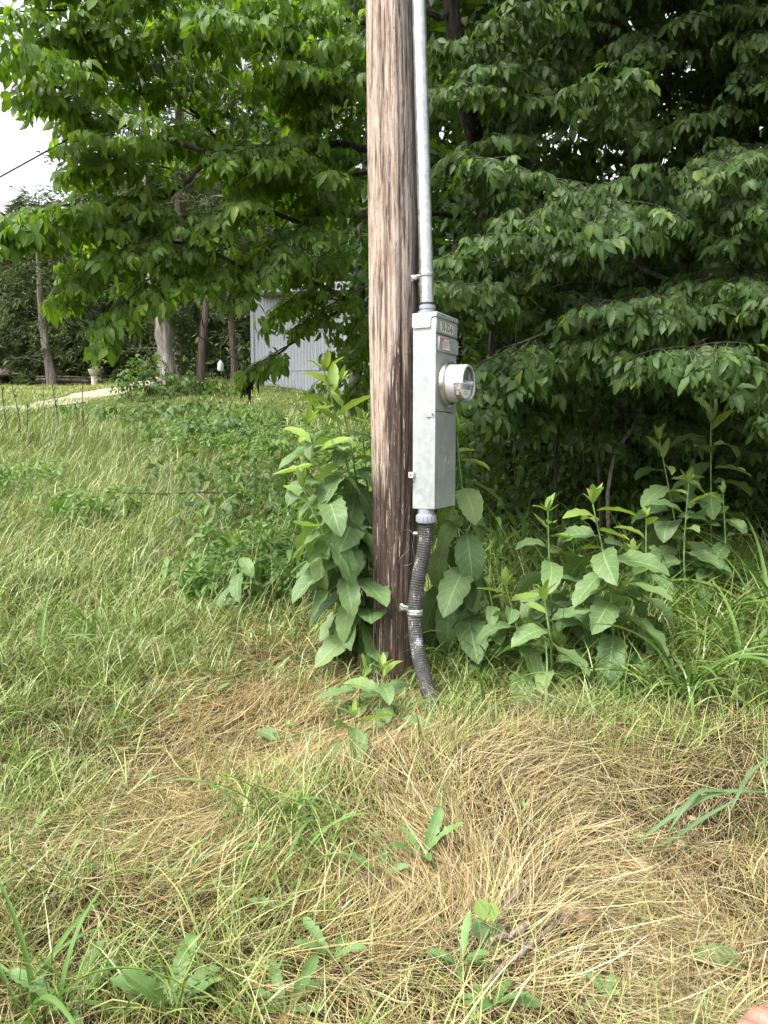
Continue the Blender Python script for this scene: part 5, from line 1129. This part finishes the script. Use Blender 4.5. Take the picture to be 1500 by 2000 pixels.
def lawn():
    S = Grass(); Gs = Grass()
    # --- lying straw
    n = 88000; b = wedge(n, 1.0, 3.9, .85); g = greenness(b); px, py, dep = proj(b)
    cl = noise2(b[:, 0] * 7 + 3, b[:, 1] * 7 + 3, 61); keep = U(0, 1, n) < (1.12 - g) * bare(b) * (.25 + 1.1 * cl); b = b[keep]; g = g[keep]; n = len(b); px = px[keep]
    flow = 3.1 * (noise2(b[:, 0] * 1.1 + 7, b[:, 1] * 1.1 + 3, 31) - .5) * 2.2
    az = np.where(U(0, 1, n) < .78, flow + 2.2 * (noise2(b[:, 0] * 4 + 2, b[:, 1] * 4 + 2, 63) - .5) + N(size=n) * .4, U(0, 6.28, n))
    b[:, 2] += U(0, 1, n) ** 2 * .075 * noise2(b[:, 0] * 5 + 1, b[:, 1] * 5 + 1, 62); c = pal(STR, [3, 3, 2.2, 1.6, 2, 2], n, .22)
    orange = np.exp(-((px - 450) / 330.) ** 2)[:, None] * .6; c = c * (1 - orange) + c * np.array([1.0, .84, .68]) * orange
    S.add(b, az, U(.06, .28, n), U(.0012, .0028, n), R(66) + U(0, 1, n) * R(32), N(size=n) * R(14), c, n=3, twist=1.2, droop_side=.35)
    # --- short standing stubble
    n = 52000; b = wedge(n, 1.0, 4.1, .85); g = greenness(b); lush = sstep(-.1, .3, (b[:, 1] - 2.9) + .45 * (b[:, 0] - 1.15)) * (b[:, 0] > .2); keep = U(0, 1, n) < bare(b) * (1 - .85 * lush) * (.4 + .8 * noise2(b[:, 0] * 8, b[:, 1] * 8 + 40, 64)); b = b[keep]; g = g[keep]; n = len(b); mix = (U(0, 1, n) < g * .9 + .12)[:, None]
    c = np.where(mix, pal([(.22, .26, .07), (.30, .32, .09), (.15, .22, .055), (.36, .34, .12)], [2, 2, 1.5, 1.5], n), pal(STR, [2, 3, 2, .8, 3, 1.5], n))
    S.add(b, U(0, 6.28, n), U(.03, .115, n), U(.0014, .0028, n), U(0, 1, n) * R(48), U(0, 1, n) * R(60), c, n=2, twist=1.0)
    S.obj('dry_grass', M['straw'], 'trampled dry straw and stubble covering the ground before the pole')
    # --- green blades in the foreground
    n = 64000; b = wedge(n, 1.0, 4.0, .8); g = greenness(b); keep = U(0, 1, n) < np.clip(g - .18, 0, 1) ** 1.3 * 1.25 * bare(b) ** 2; b = b[keep]; n = len(b)
    az = N(size=n) * .9 - .4 + np.where(U(0, 1, n) < .25, math.pi, 0)
    cl = noise2(b[:, 0] * 6 + 12, b[:, 1] * 6 + 12, 65) > .42; b = b[cl]; az = az[cl]; n = len(b); Gs.add(b, az, U(.07, .24, n), U(.0020, .0050, n), U(5, 40, n) * R(1), U(25, 95, n) * R(1), pal(GRN + [(.33, .36, .12)], [2, 3, 3, 1, 2.5, 2], n), n=4, twist=.9)
    Gs.obj('green_grass', M['grass'], 'short green grass growing through the straw')
    # --- tall meadow to the left and behind the pole
    T = Grass(); n = 74000; y = 3.1 + 7.4 * U(0, 1, n) ** 1.25; x = U(-1.32, .8, n) * (y * .58 + .2); b = np.stack([x, y, gz(x, y)], 1); g = greenness(b)
    wood_in = (x > .5 + .3 * N(size=n)) & (y > 4.9 + .35 * N(size=n)); keep = (U(0, 1, n) < g * 1.15) & ~((x > -.35) & (y > 5.4)) & ~wood_in; b = b[keep]; n = len(b); x = b[:, 0]; y = b[:, 1]
    tall = .55 + .45 * sstep(3.3, 5.5, y) + .25 * (noise2(x * 1.5, y * 1.5 + 60, 41) - .5)
    dark = noise2(x * .9 + 30, y * .9 + 30, 42)[:, None]
    c = pal(GRN + [(.34, .34, .13), (.45, .38, .18)], [3, 3, 2.5, 2, 1.6, 1.2, .9], n) * (.72 + .5 * dark)
    T.add(b, N(size=n) * 1.35 + .1, U(.16, .42, n) * tall, U(.0034, .0078, n), U(0, 35, n) * R(1), U(40, 150, n) * R(1), c, n=3, twist=1.0, droop_side=.5)
    # seed-headed stalks, paler
    n = 1900; y = 3.8 + 7 * U(0, 1, n); x = -U(.1, 1, n) * (y * .58); b = np.stack([x, y, gz(x, y)], 1)
    T.add(b, N(size=n) * .7 + .2, U(.35, .6, n), U(.0016, .003, n), U(0, 18, n) * R(1), U(10, 60, n) * R(1), pal([(.42, .38, .2), (.33, .36, .14), (.5, .46, .27)], [1, 1, 1], n), n=5)
    T.obj('meadow_grass', M['grass'], 'tall green meadow grass on the slope')
    # --- lush arching grass at the wood edge
    A = Grass(); n = 13500; x = U(.22, 3.2, n); y = 2.55 + 2.5 * U(0, 1, n); b = np.stack([x, y, gz(x, y)], 1); px, py, _ = proj(b)
    keep = (U(0, 1, n) < sstep(-.25, .45, (y - 2.9) + .45 * (x - 1.15)) * .95 + .02); b = b[keep]; n = len(b); x = b[:, 0]; y = b[:, 1]
    A.add(b, U(0, 6.28, n), U(.22, .56, n) * (.72 + .45 * sstep(2.7, 4.0, y)), U(.004, .0105, n), U(0, 35, n) * R(1), U(40, 140, n) * R(1), pal(GRN + [(.30, .34, .12), (.42, .33, .15)], [3, 3, 2.5, 3, 1, .7, .6], n), n=5, twist=.8, droop_side=.4)
    A.obj('arching_grass', M['grass'], 'lush arching grass along the wood edge')
    # --- far slope and mown lawn
    L = Grass(); n = 31000; y = 10 + 5.2 * U(0, 1, n); x = -U(.02, 1.25, n) * (y * .6); b = np.stack([x, y, gz(x, y)], 1)
    dark = noise2(x * .7 + 30, y * .7 + 30, 43)[:, None]; c = pal(GRN + [(.34, .34, .13)], [2, 3, 3, 2, 2, 1.5], n) * (.8 + .4 * dark)
    L.add(b, N(size=n) * 1.2 + .1, U(.18, .40, n) * (1.05 - .75 * sstep(12.0, 14.2, b[:, 1])), U(.006, .011, n), U(0, 30, n) * R(1), U(20, 100, n) * R(1), c, n=3, twist=.9)
    n = 42000; y = 14.6 + 8.4 * U(0, 1, n); x = -.5 - U(0, 1, n) * (y * .62); b = np.stack([x, y, gz(x, y)], 1)
    pc = spline([(-14, 12.0), (-9, 13.2), (-7.0, 14.2), (-5.6, 16.6), (-5.0, 18.6), (-3, 20)], 60); dd = np.min(np.linalg.norm(b[:, None, :2] - pc[None], axis=2), 1)
    b = b[dd > .40 + .35 * U(0, 1, n)]; n = len(b)
    L.add(b, U(0, 6.28, n), U(.04, .12, n), U(.008, .016, n), U(0, 40, n) * R(1), U(0, 60, n) * R(1), pal([(.27, .34, .08), (.36, .39, .10), (.44, .41, .15), (.20, .28, .07)], [2, 2, 1.5, 1], n), n=1)
    L.obj('lawn_grass', M['grass'], 'bright mown lawn and long grass far up the slope')
lawn()

def meadow_weeds():
    n = 9000; y = 4.2 + 8.5 * U(0, 1, n) ** 1.1; x = -U(-.02, 1, n) * (y * .58); m = noise2(x * .8 + 5, y * .8 + 5, 51) + .45 * np.exp(-((x / y + .17) / .12) ** 2); k = m > .74; x = x[k]; y = y[k]; n = len(x)
    pos = np.stack([x, y, gz(x, y) + U(.06, .30, n)], 1); tp = [join_tpl([(lambda v, f, u: (v @ rotm('Y', U(-25, 30)).T @ rotm('Z', q * 72 + U(-20, 20)).T, f, u))(*leaf_tpl(.5, U(.25, .5), 2, 2, U(10, 60), 0, (.6, .9), seed=800 + 10 * j + q)) for q in range(5)]) for j in range(5)]
    merged_leaves('meadow_weeds', tp, pos, frames(N(size=(n, 3)) * [1, 1, .3], N(size=(n, 3)) * .4 + [0, -.2, 1.]), U(.10, .20, n), M['lance'], None, kind='stuff', label='small leafy weeds mixed through the meadow grass', category='weeds')
meadow_weeds()

# broad grass clumps with separate blades
def blade_me(seed, droop, tw, col):
    v, f, u = leaf_tpl(1, .045, 12, 3, droop, 24, (.18, .75), 0, 0, tw, 0, seed); 
    return make_mesh('blade', v, [f], M['lance'], True, {'luv': u})
BL = [blade_me(700 + k, d, t_, None) for k, (d, t_) in enumerate([(70, 20), (110, -30), (140, 10), (90, 50)])]
def grass_clumps():
    for (px, py, n, L, lab) in [(1440, 1330, 22, .62, 'tall arching grass tuft by the wood edge'), (1380, 1250, 20, .6, 'arching grass tuft behind the sturdy weed'), (1500, 1260, 22, .7, 'tallest arching grass tuft with stiff blades'), (1320, 1370, 18, .45, 'low arching grass tuft at the straw edge'), (1230, 1380, 14, .38, 'small grass tuft under the sturdy weed'), (890, 1330, 16, .42, 'grass tuft leaning on the ribbed conduit'), (930, 1400, 14, .32, 'short grass tuft beside the buried conduit'), (560, 1720, 12, .26, 'bright grass tuft in the straw'), (530, 1620, 12, .28, 'long bladed grass tuft before the seedlings'), (60, 1990, 10, .34, 'coarse grass tuft at the field corner'), (180, 1260, 12, .4, 'coarse grass tuft in the meadow'), (80, 1300, 12, .36, 'pale grass tuft low in the meadow')]:
        b = G(px, py); t = thing('grass_tuft', b, lab, 'grass tuft', 'coarse grass tufts')
        for k in range(n):
            a = U(0, 6.28); el = R(U(42, 86)); put(BL[int(U(0, 4))], t, [N() * .03, N() * .03, 0], [math.cos(a) * math.cos(el), math.sin(a) * math.cos(el), math.sin(el)], [-math.cos(a), -math.sin(a), .5], L * 1.2 * U(.6, 1.15), 'blade', U(.5, 1.1))
    # fallen broad blades over the straw
    b = G(1490, 1560); t = thing('fallen_grass_stalk', b, 'broad blue green grass blades bent down over the straw', 'grass stalk')
    bm = leaf_mat('blue green blade', [(0, (.10, .175, .08)), (1, (.14, .22, .10))], .25, veins=.3)
    for pts, w_ in (([(1500, 1548, 1.95), (1420, 1545, 1.95), (1350, 1570, 1.93), (1290, 1610, 1.90), (1225, 1662, 1.85)], .017), ([(1420, 1546, 1.95), (1370, 1545, 1.94), (1335, 1580, 1.90), (1305, 1625, 1.88)], .015), ([(1440, 1560, 1.94), (1370, 1600, 1.92), (1310, 1640, 1.89), (1258, 1664, 1.86)], .014), ([(1500, 1480, 1.9), (1465, 1510, 1.92), (1445, 1545, 1.93), (1425, 1585, 1.92)], .013)):
        p = spline([P(*q) for q in pts], 16); p[:, 2] = np.maximum(p[:, 2], gz(p[:, 0], p[:, 1]) + .02); p = p - b; tt = np.linspace(0, 1, 16)
        sd = norm(np.cross(norm(np.gradient(p, axis=0)), [0, -.5, 1.])) * (w_ * .78 / 2 * np.sin(np.pi * np.clip(tt * .88 + .1, 0, 1)) + .0006)[:, None]
        dn = np.array([0, 0, -.003]) ; V = np.stack([p - sd, p + dn, p + sd], 1).reshape(-1, 3); i = np.arange(15)[:, None] * 3; j = np.arange(2)[None]
        link('blade', make_mesh('blade', V, [np.stack([i + j, i + j + 1, i + j + 4, i + j + 3], -1).reshape(-1, 4)], bm, True, {'luv': np.stack([np.repeat(tt, 3), np.tile([-1., 0, 1], 16), np.full(48, .4)], 1)}), t)
grass_clumps()

# ================================================================== STICKS, STONES, STALKS, TWINE
def debris():
    for (pts, r, lab) in [([(1025, 1745), (1000, 1780), (975, 1810)], .006, 'short grey stick leaning in the straw behind the vine'), ([(1130, 1800), (1060, 1850), (1000, 1900), (940, 1960)], .006, 'long thin stick lying across the brown straw'), ([(1030, 1830), (1000, 1850), (960, 1860)], .008, 'dark broken stick beside the heart leaf vine'), ([(258, 1500), (250, 1530), (240, 1570), (225, 1590)], .005, 'knobbly pale twig lying in trampled straw'), ([(905, 1690), (880, 1720), (850, 1740)], .004, 'small twig under the toothed rosette')]:
        p = np.array([G(*q) for q in pts]); p[:, 2] += .03; b = p[0].copy(); t = thing('stick', b, lab, 'stick', 'fallen sticks'); q = spline(p, 14) + N(size=(14, 3)) * .002
        m = MB(); m.tube(q - b, np.linspace(r, r * .6, 14) * (1 + .15 * N(size=14)), 8); m.obj('shaft', M['stick'], t)
        m = MB(); e = q[8] - b; m.tube([e, e + [U(-.03, .03), U(-.02, .02), .02]], [r * .5, r * .25], 6); m.obj('spur', M['stick'], t)
    sts = [(1245, 1690, .022), (1262, 1702, .018), (1225, 1680, .012), (1290, 1640, .010), (1240, 1620, .010), (1320, 1700, .012), (1375, 1720, .010), (1330, 1650, .014), (1270, 1730, .010), (1120, 1795, .035), (1280, 1505, .012), (1210, 1730, .009), (1350, 1600, .012)]
    for k, (px, py, r) in enumerate(sts):
        b = G(px, py); th = U(0, 6.28, 60); V = norm(N(size=(60, 3))) * r * np.array([1.2, .9, .7]); V = np.round(V / (r * .42)) * r * .42 * .5 + V * .5
        import bmesh
        bm = bmesh.new(); [bm.verts.new(v) for v in V]; bmesh.ops.convex_hull(bm, input=bm.verts); bmesh.ops.delete(bm, geom=[v for v in bm.verts if not v.link_faces], context='VERTS'); me = bpy.data.meshes.new('stone'); bm.to_mesh(me); bm.free(); me.materials.append(M['stone'])
        big = r > .015; link('stone', me, None, label='pale broken stone showing through the bare straw patch' if not r > .03 else 'reddish flat stone by the long stick', category='stone', group='stones in the straw').location = b + [0, 0, r * .25]
    # dead stalks on the slope
    for (px, pyb, pyt, lean, d, lab) in [(38, 862, 755, -14, 10.2, 0), (22, 850, 742, -20, 10.4, 0), (48, 840, 790, 6, 10.6, 0), (118, 850, 735, -20, 11, 0), (165, 850, 750, -4, 10.8, 0), (152, 830, 790, -5, 11.2, 0), (88, 842, 745, -4, 10.6, 1)]:
        b = gp(P(px, pyb, d)[0], d); tp = P(px + lean, pyt, d); t = thing('dead_stalk', b, ['thin dark dead stalk standing in the tall grass', 'green leafy stalk standing among the dead stalks'][lab], 'stalk', 'stalks in the meadow')
        p = spline([b - [0, 0, .1], (b + tp) / 2 + [N() * .03, 0, 0], tp], 14); m = MB(); m.tube(p - b, np.linspace(.013, .005, 14), 5); m.obj('stem', M['deadstem' if not lab else 'stem'], t)
        for k in range(9):
            i = int(U(4, 14)); 
            if lab: put(LANCE_ME[k % 4], t, p[i] - b, [N(), N(), .5], [0, 0, 1], .14)
            else: m = MB(); m.tube([p[i] - b, p[i] - b + [U(-.05, .05), U(-.04, .04), U(.02, .08)]], [.007, .004], 4); m.obj('seed_pod', M['deadstem'], t)
    # green twine
    p = np.array([G(px, py) for px, py in [(700, 1262), (655, 1275), (590, 1295), (500, 1313), (460, 1330), (400, 1348), (300, 1362), (180, 1420)]]); p[:, 2] += .035; q = spline(p, 60) + N(size=(60, 3)) * .003; q[:, 2] = np.maximum(q[:, 2], gz(q[:, 0], q[:, 1]) + .02)
    m = MB(); m.tube(q - p[0], .0016, 5); o = m.obj('twine', M['twine'], None); o.location = p[0]; o['label'] = 'green twine lying loose across the dry grass'; o['category'] = 'twine'
debris()

def hand():
    # the photographer's own hand, its thumb reaching into the corner of the view
    tip = P(1558, 1958, .46); W = tip + norm(np.array([.40, .24, .36]) - tip) * .135
    base = W; t = thing('hand', base, 'bare hand with raised thumb and curled fingers held over the straw', 'hand')
    V = []; E = []; Rr = []
    def v(p, r, par=None):
        V.append(np.array(p, float) - base); Rr.append(r); k = len(V) - 1
        if par is not None: E.append((par, k))
        return k
    d = norm(tip - W); side = norm(np.cross(d, [0, 0, 1.])); up = np.cross(side, d)
    a = v(W - d * .22 + [0.05, -.05, -.03], .040); w0 = v(W - d * .02, .029, a); p1 = v(W + d * .035, .036, w0); p2 = v(W + d * .07 + side * .004, .036, p1)
    th = v(W + d * .06 - side * .032 + up * .016, .017, p1); t1 = v(W * .38 + tip * .62 - side * .012, .0135, th); v(tip - d * .008, .0115, v(tip - d * .025, .0115, t1))
    for k in range(4):
        o = side * (-.024 + .017 * k) ; L = [.95, 1.05, 1.0, .8][k]
        q = v(W + d * .10 + o - up * .004, .0105, p2); q = v(W + d * (.10 + .03 * L) + o - up * .028, .0098, q); q = v(W + d * (.10 + .01 * L) + o - up * .052 * L, .009, q); v(W + d * (.082) + o - up * .052 * L, .0085, q)
    me = bpy.data.meshes.new('skin'); me.from_pydata([tuple(x) for x in V], E, []); sk = plain('skin', (.30, .165, .12), .5, var=.12, scale=60); me.materials.append(sk)
    o = link('skin', me, t); o.modifiers.new('skin', 'SKIN'); 
    for i, r in enumerate(Rr): me.skin_vertices[0].data[i].radius = (r, r)
    me.skin_vertices[0].data[0].use_root = True
    m = o.modifiers.new('sub', 'SUBSURF'); m.levels = 2; m.render_levels = 2
hand()
